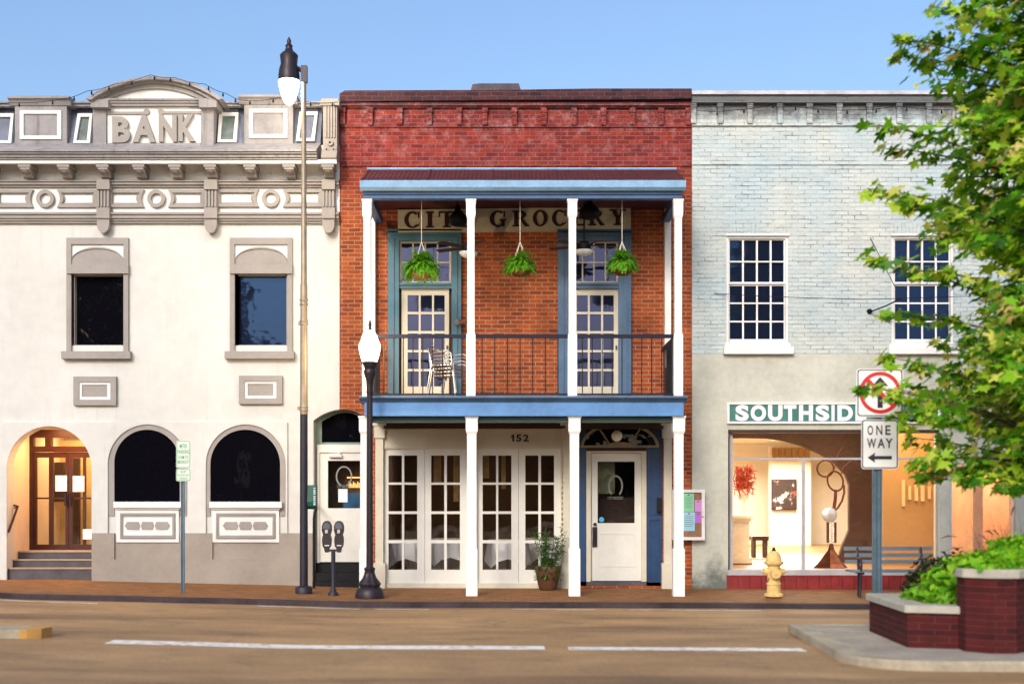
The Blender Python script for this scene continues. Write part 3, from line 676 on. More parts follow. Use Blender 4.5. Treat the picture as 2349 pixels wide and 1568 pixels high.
# porch roof: hipped tin
ze=Z(414,-1.98); zr=Z(391,0); ye=-1.98
def rf(px,y,z): return (X(px,y),y,z)
A=[(X(826,ye),ye,ze),(X(1572,ye),ye,ze),(X(1551),-.01,zr),(X(843),-.01,zr)]
mb=MB()
N=150
xa0,xb0=A[0][0],A[1][0]; xa1,xb1=A[3][0],A[2][0]
vs=[];fs=[]
for i in range(N+1):
    t=i/N; up=.012 if i%2 else 0
    if i%30<2: up+=.012
    vs+=[(xa0+(xb0-xa0)*t,ye,ze+up),(xa1+(xb1-xa1)*t,-.01,zr+up)]
for i in range(N): fs.append((2*i,2*i+2,2*i+3,2*i+1))
mb.add(vs,fs)
mb.add([A[0],A[3],(xa0+.05,-.01,ze)],[(0,1,2)]); mb.add([A[1],(xb0-.05,-.01,ze),A[2]],[(0,1,2)])
mb.add([(xa0,ye,ze-.01),(xa0+.05,-.01,ze-.01),(xb0-.05,-.01,ze-.01),(xb0,ye,ze-.01)],[(0,1,2,3)])
pr=mb.build('porch_roof',M['tinroof'],groc)
mb=MB()
for i in range(60): mb.tube([(xa1+(xb1-xa1)*i/60,-.03,zr+.02),(xa1+(xb1-xa1)*(i+1)/60,-.03,zr+.02)],.02,6)
mb.build('flashing',M['paleblue'],pr)
mb=MB(); mb.mould([(ye+.12,Z(436,ye)),(ye+.02,Z(436,ye)),(ye-.03,Z(430,ye)),(ye-.05,Z(415,ye)),(ye+.02,ze+.01),(ye+.12,ze-.012)],X(826,ye),X(1573,ye)); mb.build('gutter',M['paleblue'],pr)
mb=MB(); mb.mould([(-1.90,Z(436,-1.9)),(-1.90,Z(445,-1.9)),(-1.87,Z(446,-1.87)),(-1.87,Z(455,-1.87)),(-1.72,Z(455,-1.87)),(-1.72,Z(436,-1.9))],X(832,-1.9),X(1566,-1.9))
mb.box(X(834,-1.8),X(834,-1.8)+.12,-1.72,-.0,Z(455,-1.87),Z(436,-1.9)); mb.box(X(1566,-1.8)-.12,X(1566,-1.8),-1.72,-.0,Z(455,-1.87),Z(436,-1.9))
mb.build('porch_beam',M['blue'],groc)
zca=Z(440,-1.9); zcb=zr-.12
def zce(y): return zca+(zcb-zca)*(y+1.72)/1.72
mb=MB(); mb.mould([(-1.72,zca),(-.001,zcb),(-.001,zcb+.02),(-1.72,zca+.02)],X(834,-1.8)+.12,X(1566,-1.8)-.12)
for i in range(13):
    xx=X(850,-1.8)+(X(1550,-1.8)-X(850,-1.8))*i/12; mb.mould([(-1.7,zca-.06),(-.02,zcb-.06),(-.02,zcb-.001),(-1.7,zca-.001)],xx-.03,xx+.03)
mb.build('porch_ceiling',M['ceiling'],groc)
# upper posts
yf=-1.88; zdk=Z(909,yf)
def post(mb,pc,q0,qc,qp,q1,w,y,zbase=None,wp=None):
    xc=X(pc,y); h=w*(CD+y)/F
    wp=wp or w
    def sec(q,hw,q_=None): pass
    zt=Z(q0,y); zc=Z(qc,y); zp=Z(qp,y); zb=zbase if zbase is not None else Z(q1,y)
    def fr(x_,z_,a,b,c,d): # tapered square section list
        vs=[]
        for (hh,z__) in ((a,c),(b,d)):
            vs+=[(xc-hh,y+.1-hh,z__),(xc+hh,y+.1-hh,z__),(xc+hh,y+.1+hh,z__),(xc-hh,y+.1+hh,z__)]
        mb.add(vs,[(0,3,2,1),(4,5,6,7),(0,1,5,4),(1,2,6,5),(2,3,7,6),(3,0,4,7)])
    cap=h*1.12
    fr(0,0,h*1.28,h*1.28,zt-.025,zt-.002); fr(0,0,h*1.15,h*1.28,zt-.045,zt-.025)
    fr(0,0,cap,cap,zc,zt-.045); fr(0,0,h*.86,cap,zc-.05,zc); fr(0,0,h*.86,h*.86,zp,zc-.05)
    wph=h*wp/w; fr(0,0,wph,h*.86,zp-.025,zp); fr(0,0,wph,wph,zb,zp-.025)
for pc in (841,1080,1313.5,1557):
    mb=MB(); post(mb,pc,455,492,763,909,9.6,yf,zdk,10.5); mb.build('upper_post',M['white'],groc)
for pc in (837,1082,1318,1558):
    mb=MB(); xc=X(pc,yf); post(mb,pc,953,988,1256,1366,12.2,yf,g(xc)-.02,13.2); mb.build('lower_post',M['white'],groc)
# pilasters on wall
def pil(pc,w,q0,q1,name='pilaster',y=-.10,cap=True,zb=None):
    mb=MB(); z1=zb if zb is not None else Z(q1,y)
    mb.box(X(pc-w,y),X(pc+w,y),y,0,z1,Z(q0,y))
    if cap:
        mb.box(X(pc-w*1.75,y-.04),X(pc+w*1.75,y-.04),y-.05,0,Z(q0+8,y),Z(q0,y)+.001); mb.box(X(pc-w*1.35,y-.04),X(pc+w*1.35,y-.04),y-.03,0,Z(q0+36,y),Z(q0+8,y))
        mb.box(X(pc-w*1.5,y-.04),X(pc+w*1.5,y-.04),y-.04,0,z1,z1+.45)
    mb.build(name,M['cream'] if cap else M['white'],groc)
pil(854.5,6,490,900,cap=False,y=-.16); pil(1532.5,7,478,842,cap=False,y=-.16)
pil(870,9,968,1347,zb=-.02); pil(1532,9,968,1347,zb=-.02); pil(1301,9,968,1347,zb=-.02); pil(1082,12,968,1347,cap=False,zb=-.02)
# hip brackets under roof ends
mb=MB()
for pc in (858,1528):
    mb.mould([(-.1,Z(455,-1.8)),(-.1,Z(500,-.3)),(-.35,Z(490,-.35)),(-1.0,Z(455,-1.8)+.02)],X(pc,-.5)-.03,X(pc,-.5)+.03)
mb.build('roof_bracket',M['brown'],groc)
# deck
mb=MB(); mb.mould([(-2.02,zdk),(-2.02,zdk-.03),(-1.99,zdk-.05),(-1.95,zdk-.075),(-1.93,zdk-.1),(-.0,zdk-.1),(-.0,zdk)],X(824,-2.),X(1577,-2.)); dk=mb.build('balcony_deck',M['teal2'],groc)
mb=MB(); mb.box(X(836,-1.93),X(1568,-1.93),-1.93,-1.8,Z(953.5,-1.93),zdk-.101)
for a in (836,1568): 
    xx=X(a,-1.93); s=1 if a==836 else -1; mb.box(xx,xx+s*.12,-1.8,0,Z(953.5,-1.93),zdk-.101)
mb.build('deck_fascia',M['blue2'],dk)
mb=MB(); mb.box(X(850,-1.8),X(1555,-1.8),-1.79,-1.6,Z(969,-1.7),Z(953,-1.93)); mb.build('under_beam',M['darkgreen'],dk)
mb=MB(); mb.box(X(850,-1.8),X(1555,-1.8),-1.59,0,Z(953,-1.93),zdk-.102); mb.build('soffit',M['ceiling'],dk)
mb=MB(); mb.pb(880,1297,967,982,-.14,0); mb.pb(1310,1522,967,983,-.14,0); mb.build('header_beam',M['brown'],groc)
# railing
rl=MB(); yr=-1.78
rl.box(X(850,yr),X(1548,yr),yr-.03,yr+.03,Z(775,yr),Z(767,yr)); rl.box(X(850,yr),X(1548,yr),yr-.015,yr+.015,Z(906,yr),Z(902,yr))
for pc in (846,1551):
    rl.box(X(pc,yr)-.02,X(pc,yr)+.02,yr,0,Z(775,yr),Z(767,yr)); rl.box(X(pc,yr)-.012,X(pc,yr)+.012,yr,0,Z(906,yr),Z(902,yr))
ro=rl.build('balcony_railing',M['rail'],groc)
bal=[858+22.4*i for i in range(10)]+[1106+29*i for i in range(7)]+[1336+22.7*i for i in range(10)]
bo=None
for p in bal:
    if any(abs(p-c)<12 for c in (1080,1313.5,1557,841)): continue
    if bo is None:
        bp=p; bo=MB().box(X(p,yr)-.008,X(p,yr)+.008,yr-.008,yr+.008,Z(903,yr),Z(774,yr)).build('baluster',M['black'],ro)
    else:
        c=bo.copy(); COL.objects.link(c); c.parent=ro; c.location=(X(p,yr)-X(bp,yr),0,0)
for s in (846,1551):
    for i in range(9):
        c=bo.copy(); COL.objects.link(c); c.parent=ro; c.location=(X(s,yr)-X(bp,yr),.18*(i+1),0)
# balcony doors
def baldoor(p0,p1,gx0,gx1,mat,dpx,lab):
    m_=MB(); y=-.09
    m_.pprism([(p0,908),(p0,533),(p1,533),(p1,908),(gx1,908),(gx1,552),(gx0,552),(gx0,908)],[],y,0)
    m_.pprism([(p0+9,908),(p0+9,541),(p1-9,541),(p1-9,908),(p1-14,908),(p1-14,546),(p0+14,546),(p0+14,908)],[],y-.025,y)
    m_.pb(gx0,gx1,648,661,-.04,.12); m_.pb(gx0-2,gx1+2,648,653,-.07,-.04); m_.box(X(p0-2),X(p1+2),-.14,0,Z(533),Z(529))
    fr=m_.build('balcony_doorway',mat,groc); fr['label']=lab
    w=(gx1-gx0); cols=[(gx0+3+i*w/4+1.2,gx0+3+(i+1)*(w-6)/4+ (i*0)) for i in range(4)]
    cols=[(gx0+4+i*(w-8)/4+1.6,gx0+4+(i+1)*(w-8)/4-1.6) for i in range(4)]
    m_=MB(); m_.pprism(rect(gx0+1,gx1-1,553,648),[rect(a,b,c,d) for a,b in cols for c,d in ((558,600),(603.5,645))],.06,.09)
    t=m_.build('transom_window',M['cream'],fr) ; 
    MB().pb(gx0,gx1,553,648,.075,.08).build('transom_pane',M['gpurple'],fr)
    a,b=gx0+dpx,gx0+dpx+111
    dcols=[(a+16,a+43.5),(a+48,a+75.5),(a+80,a+103)] if 0 else [(a+15,a+40.5),(a+45,a+71),(a+75.5,a+100)]
    rows=[(677,717),(722.5,763),(768.5,808.5),(813,853.5),(858.5,897)]
    rows=[(c,min(d,886)) for c,d in ((677,715),(720.5,759),(764.5,802.5),(807.5,846),(851,889))]
    m_=MB(); m_.pprism(rect(a+1,b-1,662,905),[rect(c,d,e,f) for c,d in dcols for e,f in rows],.03,.08)
    d_=m_.build('balcony_door',M['cream'],fr)
    MB().pb(a+4,b-4,670,895,.055,.06).build('pane',M['gpurple'],d_)
    MB().box(X(b-7),X(b-4),-.02,.03,Z(800),Z(792)).build('handle',M['bronze'],d_)
    MB().box(X(gx0),X(gx1),.1,.12,Z(906),Z(552)).build('backing_panel',M['dwall'],d_)  # plain dark backing behind the door glass
baldoor(890,1058,915,1036,M['teal'],5,'dusty teal wooden balcony doorway')
baldoor(1280,1448,1306,1419,M['teal2'],2,'slate blue wooden balcony doorway')
# shop front
m_=MB()
m_.pb(880,1297,982,1029,-.04,.1); m_.pb(880,1297,1022,1026,-.055,-.04); m_.pb(880,1297,983,987,-.06,-.04)
sfh=m_.build('shop_front',M['cream'],groc)
m_=MB(); m_.pprism([(1175,1012),(1179.5,1012),(1179.5,996),(1176.5,996),(1171.5,1000.5),(1171.5,1003.5),(1175,1001.5)],[],-.052,-.04); m_.ptext('5',1184,1196,996,1012,-.052,-.04,.03); m_.ptext('2',1200,1213,996,1012,-.052,-.04,.03)
m_.build('house_number',M['lettering'],sfh)
MB().pb(880,1297,1337,1352,-.05,.1).build('threshold',M['cream'],groc)
RWS=[(1044,1106),(1111,1172),(1178,1238),(1245,1306)]
for (a,b,cc) in ((879,974,((891,922),(927,957))),(974.8,1070,((989,1019),(1025,1055))),(1094,1189,((1107,1138),(1143,1173))),(1189.8,1286,((1205,1235),(1241,1271)))):
    m_=MB(); m_.pprism(rect(a,b,1029,1337),[rect(c,d,e,f) for c,d in cc for e,f in RWS],0.0,.05)
    d_=m_.build('french_door',M['doorwhite'],groc)
    MB().box(X(a+6),X(b-6),.02,.026,Z(1310),Z(1040)).build('pane',M['gc'],d_)
m_=MB(); m_.box(X(1070),X(1094),-.02,.2,Z(1340),Z(1029)); m_.box(X(1286),X(1297),-.02,.2,Z(1340),Z(1029)); m_.build('mullion',M['cream'],groc)
m_=MB()
for i in range(22): 
    q=1036+i*12; m_.pprism([(1287,q),(1292.5,q+5),(1287,q+10)],[],-.09,-.02)
m_.build('scalloped_trim',M['cream'],groc)
# dining room behind
m_=MB(); ra,rb=X(858),X(1305); m_.box(ra,rb,5,5.1,-.05,2.8); m_.box(ra-.1,ra,.32,5,-.05,2.8); m_.box(rb,rb+.1,.32,5,-.05,2.8); m_.box(ra,rb,.1,5,2.75,2.8); m_.build('dining_room_wall',M['dwall'],groc)
MB().box(ra,rb,.1,5,-.06,.06).build('dining_room_floor',M['dfloor'],groc)
# door bay
m_=MB(); yb=.12
m_.pb(1312,1345,983,1343,yb-.1,yb); m_.pb(1483,1524,983,1343,yb-.1,yb)
m_.pprism(rect(1488,1519,1040,1180),[rect(1492,1515,1044,1176)],yb-.12,yb-.1); m_.pprism(rect(1488,1519,1188,1335),[rect(1492,1515,1192,1331)],yb-.12,yb-.1)
nb=m_.build('entry_side_panel',M['navy'],groc)
m_=MB(); m_.pb(1345,1483,983,1034,yb+.02,yb+.1); m_.pb(1345,1483,1029,1034,yb-.08,yb+.02); m_.build('entry_header',M['brown'],groc)
m_=MB()
def ell(cx,cy,rx,ry,a0,a1,n=24): return arc(cx,cy,rx,ry,a0,a1,n)
m_.pprism(ell(1422,1024,90,56,0,180)+ell(1422,1024,83,49,180,0),[],yb-.16,yb-.12)
m_.pprism([(1332,1026),(1512,1026),(1512,1021),(1332,1021)],[],yb-.17,yb-.12)
m_.pprism([(1422-28,1021),(1422+28,1021)]+ell(1422,1021,28,8,0,180,10),[],yb-.18,yb-.12)
for s in (-1,1): m_.pprism([(1422+s*20,1021),(1422+s*24,1021),(1422+s*52,978),(1422+s*49,976)][::s],[],yb-.165,yb-.12)
m_.build('fanlight',paint('fanlight_tan',(.30,.25,.17),.6),groc)
MB().pprism(ell(1422,1024,86,52,0,180),[],yb-.13,yb-.121).build('fanlight_pane',M['gd'],groc)
m_=MB(); m_.pprism([(1344,1340),(1344,1034),(1483,1034),(1483,1340),(1471.5,1340),(1471.5,1038),(1355.5,1038),(1355.5,1340)],[],yb-.09,yb+.05); m_.build('door_frame',M['cream'],groc)
m_=MB(); yD=yb-.02; m_.pprism(rect(1356.5,1470.5,1039,1331),[rect(1371,1456,1058,1199)],yD,yD+.05)
m_.pprism(rect(1371,1457,1222,1299),[rect(1373.5,1454.5,1224.5,1296.5)],yD-.008,yD)
fd=m_.build('front_door',M['doorwhite'],groc); fd['label']='white half glazed front door with oval decal'
MB().pb(1369,1458,1056,1201,yD+.02,yD+.026).build('pane',M['gc'],fd)
m_=MB(); m_.pb(1359,1370,1208,1254,yD-.02,yD); m_.tube([(X(1364.5),yD-.06,Z(1216)),(X(1364.5),yD-.06,Z(1246))],.012,8); m_.lathe([(0,0),(.03,0),(.03,.02),(0,.02)],0,0) if 0 else None
m_.pprism(arc(1365,1202,4,4,0,340,14),[],yD-.03,yD); m_.build('handle',M['bronze'],fd)
m_=MB(); m_.pprism(ell(1412,1114,17,25,235,-55,26)+ell(1412,1114,13.5,21,-55,235,26),[],yD+.012,yD+.018); m_.ptext('CITY GROCERY',1394,1430,1138,1145,yD+.012,yD+.018); m_.build('door_decal',simple('decal_white',(.20,.22,.20),.6),fd)
MB().pprism(arc(1380,1191,6,6,0,345,20),[],yD+.010,yD+.018).build('round_sticker',simple('sticker_cyan',(.03,.42,.66),.5),fd)
m_=MB(); m_.box(X(1309),X(1524),.3,3,.0,.05); m_.box(X(1309),X(1524),3,3.1,0,2.7); m_.box(X(1309),X(1309)+.02,.2,3,0,2.7); m_.box(X(1524),X(1524)+.02,.2,3,0,2.7); m_.box(X(1309),X(1524),.3,3,2.65,2.7); m_.build('entry_hall',M['dwall'],groc)
m_=MB(); m_.box(X(1372,.6),X(1410,.6),.58,.6,Z(1132,.6),Z(1058,.6)); m_.build('reflection_panel',paint('reflection_sage',(.26,.28,.17),.8,var=.3,scale=9),groc)  # pale panel added behind the glass, imitates a reflection in the pane
m_=MB(); m_.box(X(1370,.9),X(1460,.9),.9,1.2,.05,Z(1140,.9)); m_.build('brown_strip',M['brown'],groc)  # brown box added behind the glass to tone the lower pane
m_=MB(); m_.pb(1312,1522,1333,1352,yb-.1,.3); m_.build('door_step',M['step'],groc)
MB().pb(1508,1517,1141,1174,yb-.2,yb-.12).build('letter_box',M['black'],groc)
m_=MB(); m_.pb(1530,1547,786,905,-1.3,-1.26); m_.build('rail_screen',M['black'],groc)
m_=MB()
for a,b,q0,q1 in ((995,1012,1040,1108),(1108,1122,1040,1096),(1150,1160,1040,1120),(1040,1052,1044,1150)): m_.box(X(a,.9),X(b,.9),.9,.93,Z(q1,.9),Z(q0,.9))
m_.build('backing_panel',paint('ochre_panel',(.50,.30,.12),.8,var=.2,scale=8),groc)  # ochre panels added behind the panes to stand for their warm shapes
m_=MB()
for i in range(9): m_.box(X(800+i*3.3,.8),X(801.6+i*3.3,.8),.8,.82,Z(1118,.8),Z(1104+3*(i%3),.8))
m_.box(X(796,.8),X(840,.8),.8,.82,Z(1096,.8),Z(1093,.8)); m_.build('lit_bottle_shelf',simple('amber_shelf_light',(1,.5,.15),.5,emit=(1,.50,.14),es=1.6),pf)
m_=MB(); m_.box(X(788,.75),X(850,.75),.72,.8,Z(1166,.75),Z(1130,.75)); m_.build('blue_counter',paint('counter_blue',(.03,.16,.35),.5),pf)
# tables in the dining room
for i,(p,y) in enumerate(((935,1.0),(1035,1.5),(1165,.9),(1250,1.9))):
    t=thing('dining_table',['white clothed table behind the leftmost french door','white clothed table behind the second french door from left','white clothed table behind the third french door','white clothed table behind the potted plant door'][i],'table',(X(p,y),y,.06),'tables inside the dining room')
    m_=MB(); xc=X(p,y); hw=.36
    top=[(xc+hw*math.cos(k*math.pi/8)*(1.1 if k%4==2 else 1),y+hw*math.sin(k*math.pi/8)*(1.1 if k%4==2 else 1),.80) for k in range(16)]
    bot=[(xc+(hw+.06+.03*(k%2))*math.cos(k*math.pi/8),y+(hw+.06+.03*(k%2))*math.sin(k*math.pi/8),.42-.12*(k%4==2)+.05*(k%4==0)) for k in range(16)]
    m_.add(top+bot,[tuple(range(16))]+[(k,16+k,16+(k+1)%16,(k+1)%16) for k in range(16)]); m_.build('tablecloth',M['cloth'],t)
    m_=MB().lathe([(.2,0),(.2,.03),(.03,.06),(.03,.7),(.3,.72),(.3,.735)],xc,y,.06,12); m_.build('pedestal',M['brown'],t)
# ------------------------------------------------------------------ sign CITY GROCERY
def serif(mb,ch,x0,x1,z0,z1,y0,dep):
    w=x1-x0; h=z1-z0; cnt=[0]
    def pl(pts,holes=()):
        cnt[0]+=1; e=.0006*cnt[0]
        mb.prism([(x0+a*w,z0+b*h) for a,b in pts],[[(x0+a*w,z0+b*h) for a,b in q] for q in holes],y0-dep-e,y0)
    bx=lambda a,b,c,d: pl([(a,c),(b,c),(b,d),(a,d)])
    el=lambda cx,cy,rx,ry,a0,a1,n=22:[(cx+rx*math.cos(R(a0+(a1-a0)*i/n)),cy+ry*math.sin(R(a0+(a1-a0)*i/n))) for i in range(n+1)]
    s=.09
    if ch=='I': bx(.22,.78,0,1); bx(0,1,0,s); bx(0,1,1-s,1)
    elif ch=='O': pl(el(.5,.5,.5,.52,0,344,22),[el(.5,.5,.24,.42,0,344,22)])
    elif ch in 'CG':
        pl(el(.5,.5,.5,.52,48,318)+el(.52,.5,.26,.42,318,48))
        bx(.84,.94,.62,.98)
        if ch=='G': bx(.70,.92,.02,.45); bx(.58,1.02,.40,.48)
        else: pl([(.80,.12),(.94,.30),(.98,.28),(.86,.08)])
    elif ch=='T': bx(.38,.64,0,1); bx(0,1,1-s,1); bx(0,.08,.68,1); bx(.92,1,.68,1); bx(.25,.77,0,s)
    elif ch=='E': bx(.12,.38,0,1); bx(0,.9,0,s); bx(0,.88,1-s,1); bx(.3,.66,.46,.54); bx(.62,.68,.34,.66); bx(.88,.96,0,.32); bx(.86,.93,.7,1)
    elif ch=='Y': pl([(.12,1),(.40,1),(.62,.42),(.40,.42)]); pl([(.76,1),(.88,1),(.60,.42),(.50,.42)]); bx(.38,.62,0,.45); bx(0,.48,1-s,1); bx(.64,1.0,1-s,1); bx(.25,.75,0,s)
    elif ch=='R':
        bx(.12,.36,0,1); bx(0,.5,0,s); bx(0,.5,1-s,1)
        pl([(.3,1),(.5,1)]+el(.5,.74,.36,.26,90,-90,12)[1:]+[(.3,.48),(.3,.56),(.46,.56)]+el(.46,.74,.14,.18,-90,90,8)[1:]+[(.3,.92)])
        pl([(.44,.5),(.66,.5),(.92,.09),(1.02,.09),(1.02,0),(.76,0)])
def zx(z): return (800+z/2.5533)/1.0643
ys=-.14; cxs=X((zx(437)+zx(1890))/2,ys); czs=Z(503,ys)
sg=thing('shop_sign','long cream board sign reading CITY GROCERY under the porch roof','sign',(cxs,-.01,czs))
hw=(X(zx(1890),ys)-X(zx(437),ys))/2; hh=.19
m_=MB(); m_.box(cxs-hw,cxs+hw,ys,0,czs-hh,czs+.055); m_.box(cxs-hw,cxs+hw,ys+.004,0,czs+.059,czs+hh); m_.build('sign_board',M['signwood'],sg)
m_=MB()
for ch,a,b in (('C',478,578),('I',612,662),('T',692,790),('Y',800,895),('G',1010,1112),('R',1150,1252),('O',1278,1370),('C',1398,1490),('E',1525,1602),('R',1622,1722),('Y',1755,1860)):
    serif(m_,ch,X(zx(a),ys),X(zx(b),ys),czs-.125,czs+.145,ys,.012)
m_.build('lettering',M['lettering'],sg)
sg.rotation_euler.y=-R(.75)
# ------------------------------------------------------------------ GALLERY BUILDING
gal=thing('gallery_building','pale painted brick building with large lit shop window and red tile base','building',(X(2050),0,g(X(2050))))
G1=2760
W=[(1664,1810),(2043,2189),(2422,2568)]
mb=MB(); xg0,xg1=X(1587.5),X(G1)
mb.prism([(xg0,Z(812)),(xg1,Z(812)),(xg1,Z(216)),(xg0,Z(216))],[[(X(a+2),Z(791)),(X(b-2),Z(791)),(X(b-2),Z(539)),(X(a+2),Z(539))] for a,b in W],0,.3)
mb.build('wall',M['brickpaint'],gal)
mb=MB()
mb.prism([(xg0,-.4),(xg1,-.4),(xg1,Z(812)-.003),(xg0,Z(812)-.003)],[[(X(a),Z(b)) for a,b in h] for h in (hrect(1670,2155,985,1347),hrect(2178,2330,1065,1347))],-.012,.3)
mb.build('stucco_wall',M['stucco2'],gal)
mb=MB(); mb.pb(1587.5,G1,208,216,-.12,.4); mb.build('coping',M['copingw'],gal)
mb=MB(); mb.pb(1587.5,G1,216.3,229,-.07,0); mb.pb(1587.5,G1,229,235,-.1,0)
for i in range(17): 
    p=1584+68.5*i
    if i==0: p=1591
    mb.pb(p-6,p+6,235,282,-.07,0); mb.pb(p-7,p+7,235,245,-.085,0)
mb.pb(1587.5,G1,281,288,-.035,0); mb.pb(1587.5,G1,374,378,-.02,0)
mb.build('corbel_table',M['brickpaint'],gal)
mb=MB(); mb.box(xg0,xg1,14,14.3,-.3,Z(225)); mb.box(xg0,xg0+.2,.3,14,-.3,Z(225)); mb.box(xg1-.2,xg1,.3,14,-.3,Z(225)); mb.box(xg0,xg1,.3,14,Z(260),Z(256)); mb.build('rear_wall',M['stucco2'],gal)
cols=[(10,38.5),(42.5,70.5),(74.5,102),(106,134)]
for a,b in W:
    m_=MB(); y=.06
    m_.pprism(rect(a,b,538,792),[rect(a+8,b-8,547,786)],.02,.14)
    m_.box(X(a),X(b),-.03,.02,Z(541),Z(536))
    fr=m_.build('sash_window',M['trimwhite'],gal)
    m_=MB(); m_.pprism(rect(a+8.5,b-8.5,547.5,651),[rect(a+c,a+d,e,f) for c,d in cols for e,f in ((551,598.5),(601.5,646.5))],y,y+.04)
    m_.pprism(rect(a+8.5,b-8.5,649.5,785.5),[rect(a+c,a+d,e,f) for c,d in cols for e,f in ((655.5,693.5),(697,735.5),(739,777.5))],y+.04,y+.08)
    m_.build('sash',M['white'],fr)
    MB().box(X(a+9),X(b-9),y+.05,y+.055,Z(784),Z(548)).build('pane',M['gblue'],fr)
    m_=MB(); m_.pb(a-1,b+3,788,795,-.06,.05); m_.pb(a-3,b+11,795,811,-.12,0); m_.build('sill',M['white'],fr)
    m_=MB(); 
    for i in range(17):
        q=a-2+i*(b-a+4)/17; m_.pb(q+.6,q+(b-a+4)/17-.4,512,535,-.012,0)
    m_.build('flat_arch',M['brickpaint'],gal)
# shop window frame
m_=MB(); yw=.1
m_.pprism(rect(1671,2155,985,1321),[rect(1681,2003,993,1049),rect(1681,1840,1054,1304),rect(1847,2003,1054,1304),rect(2007,2148,993,1049),rect(2007,2148,1054,1304)],yw,yw+.06)
m_.box(X(1670),X(2155),-.03,yw,Z(1321),Z(1306)); swf=m_.build('shop_window',paint('silver_frame',(.42,.41,.43),.5,metal=.0),gal)
MB().box(X(1675),X(2152),yw+.03,yw+.036,Z(1312),Z(988)).build('pane',M['gg'],swf)
m_=MB(); m_.box(X(1671),X(2155),.0,.1,Z(992),Z(984.5)); m_.box(X(1670.5),X(1673),.0,.1,Z(1306),Z(984.5)); m_.build('head_trim',M['brown'],swf)
m_=MB(); m_.pprism(rect(2178,2330,1068,1321),[rect(2184,2324,1075,1304)],yw,yw+.06); w2=m_.build('shop_window',M['trimwhite'],gal)
MB().box(X(2180),X(2328),yw+.03,yw+.036,Z(1312),Z(1070)).build('pane',M['gg'],w2)
m_=MB()
i=0; p=1667
while p<2330:
    m_.pb(p+.3,min(p+26,2331),1321.5,1352,-.035-.002*(i%2),.0); p+=26.6; i+=1
m_.pb(1667,2331,1318.5,1321.5,-.045,.1); m_.build('tile_base',M['redtile'],gal)
# interior
zf=.30
m_=MB(); ia,ib=X(1662),X(2750)
m_.box(ia-.15,ia,.16,13,.2,3.6); m_.box(ib,ib+.1,.3,13,.2,3.6)
m_.box(ia,ib,13,13.1,.2,3.6); m_.box(ia,X(2165,5),3.35,.0,3.3,3.35) if 0 else None
m_.box(X(1760,12.5)-.05,X(1860,12.),12.0,12.1,zf,2.95)
gw=m_.build('gallery_wall',M['gwall'],gal)
MB().box(ia,ib,.16,13,3.05,3.12).build('gallery_ceiling',M['gwall'],gal)
MB().box(ia,ib,.0+.11,13,zf-.1,zf).build('gallery_floor',M['gfloor'],gal)
# dark column plus added arch shape standing in for a curved reflection
yp=2.6
m_=MB(); c=lambda p,q:(X(p,yp),Z(q,yp))
opening=[(1640,1262),(1640,1010),(1700,1004),(1760,1005),(1800,1011),(1840,1022),(1880,1040),(1915,1062),(1940,1088),(1948,1110),(1948,1215),(1940,1238),(1920,1262)]
m_.prism([(ia,zf),c(1920,1262) if 0 else (X(1920,yp),zf),c(1935,1245),c(1948,1215),c(1948,1110),c(1940,1088),c(1915,1062),c(1880,1040),c(1840,1022),c(1800,1011),c(1760,1005),c(1700,1004),(ia,Z(1008,yp)),(ia,3.05),(X(2010,yp),3.05),(X(2010,yp),zf)][1:],[],yp,yp+.12)
m_.build('arch_reflection_screen',M['gbrown'],gal)
m_=MB(); m_.box(X(2026,1.6),X(2172,1.6),1.6,1.7,zf,3.04); m_.build('tan_partition',M['gtan'],gal)
m_=MB(); m_.box(X(2172,1.6)-.02,X(2172,1.6)+.15,.2,1.59,zf,3.04); m_.box(X(2172,1.6)+.15,X(2420,2),2.0,2.1,zf,3.04); m_.build('pink_partition',paint('salmon_wall',(.72,.42,.27),.8),gal)
# art
m_=MB()
for i in range(6): m_.box(X(1772+i*15,11.9),X(1783+i*15,11.9),11.9,11.97,Z(1051,11.9),Z(1026,11.9))
m_.build('wall_panel',M['gtan'],gal)
yk=11.98
t=thing('painting','dark canvas with pale floral shape on the white gallery wall','painting',(X(1799,yk),yk,Z(1133,yk)))
m_=MB(); m_.pb(1770,1828,1098,1169,yk-.06,yk); m_.build('frame',M['wood'],t)
def canvas():
    m,nt,b=nm('painted_canvas'); P=pos(nt,False)
    n=noise(nt,P,1.9,5,.7); n2=noise(nt,P,5,3,.6)
    col=mixc(nt,ramp(nt,n,.56,.60),(.03,.014,.010),(.80,.70,.66)); col=mixc(nt,ramp(nt,n2,.62,.66),col,(.45,.05,.02))
    L(nt,col,b.inputs[0]); b.inputs['Roughness'].default_value=.6; return m
MB().pb(1772,1826,1100,1167,yk-.075,yk-.06).build('canvas',canvas(),t)
t=thing('ring_sculpture','steel sculpture of linked rings and disc on flared tripod base in the shop window','sculpture',(X(1897,.7),.7,zf))
def zx3(z): return (1740+z/3.0908)/1.0643
def zy3(z): return (960+z/3.0908)/1.0643
def hoop(mb,cx,cy,rx,ry,y,r,rot=0,n=28):
    pts=[]
    for i in range(n+1):
        a=2*math.pi*i/n; u=rx*math.cos(a); v=ry*math.sin(a); pts.append((X(zx3(cx+u*math.cos(rot)-v*math.sin(rot)),y),y+.02*math.sin(a),Z(zy3(cy+u*math.sin(rot)+v*math.cos(rot)),y)))
    mb.tube(pts,r,8,False)
y=.7; m_=MB(); hoop(m_,850,565,62,62,y,.017); hoop(m_,925,660,58,76,y,.017,-.35)
m_.tube([(X(zx3(a),y),y,Z(zy3(b),y)) for a,b in ((990,690),(992,750),(975,810),(945,860),(925,880))],.02,6)
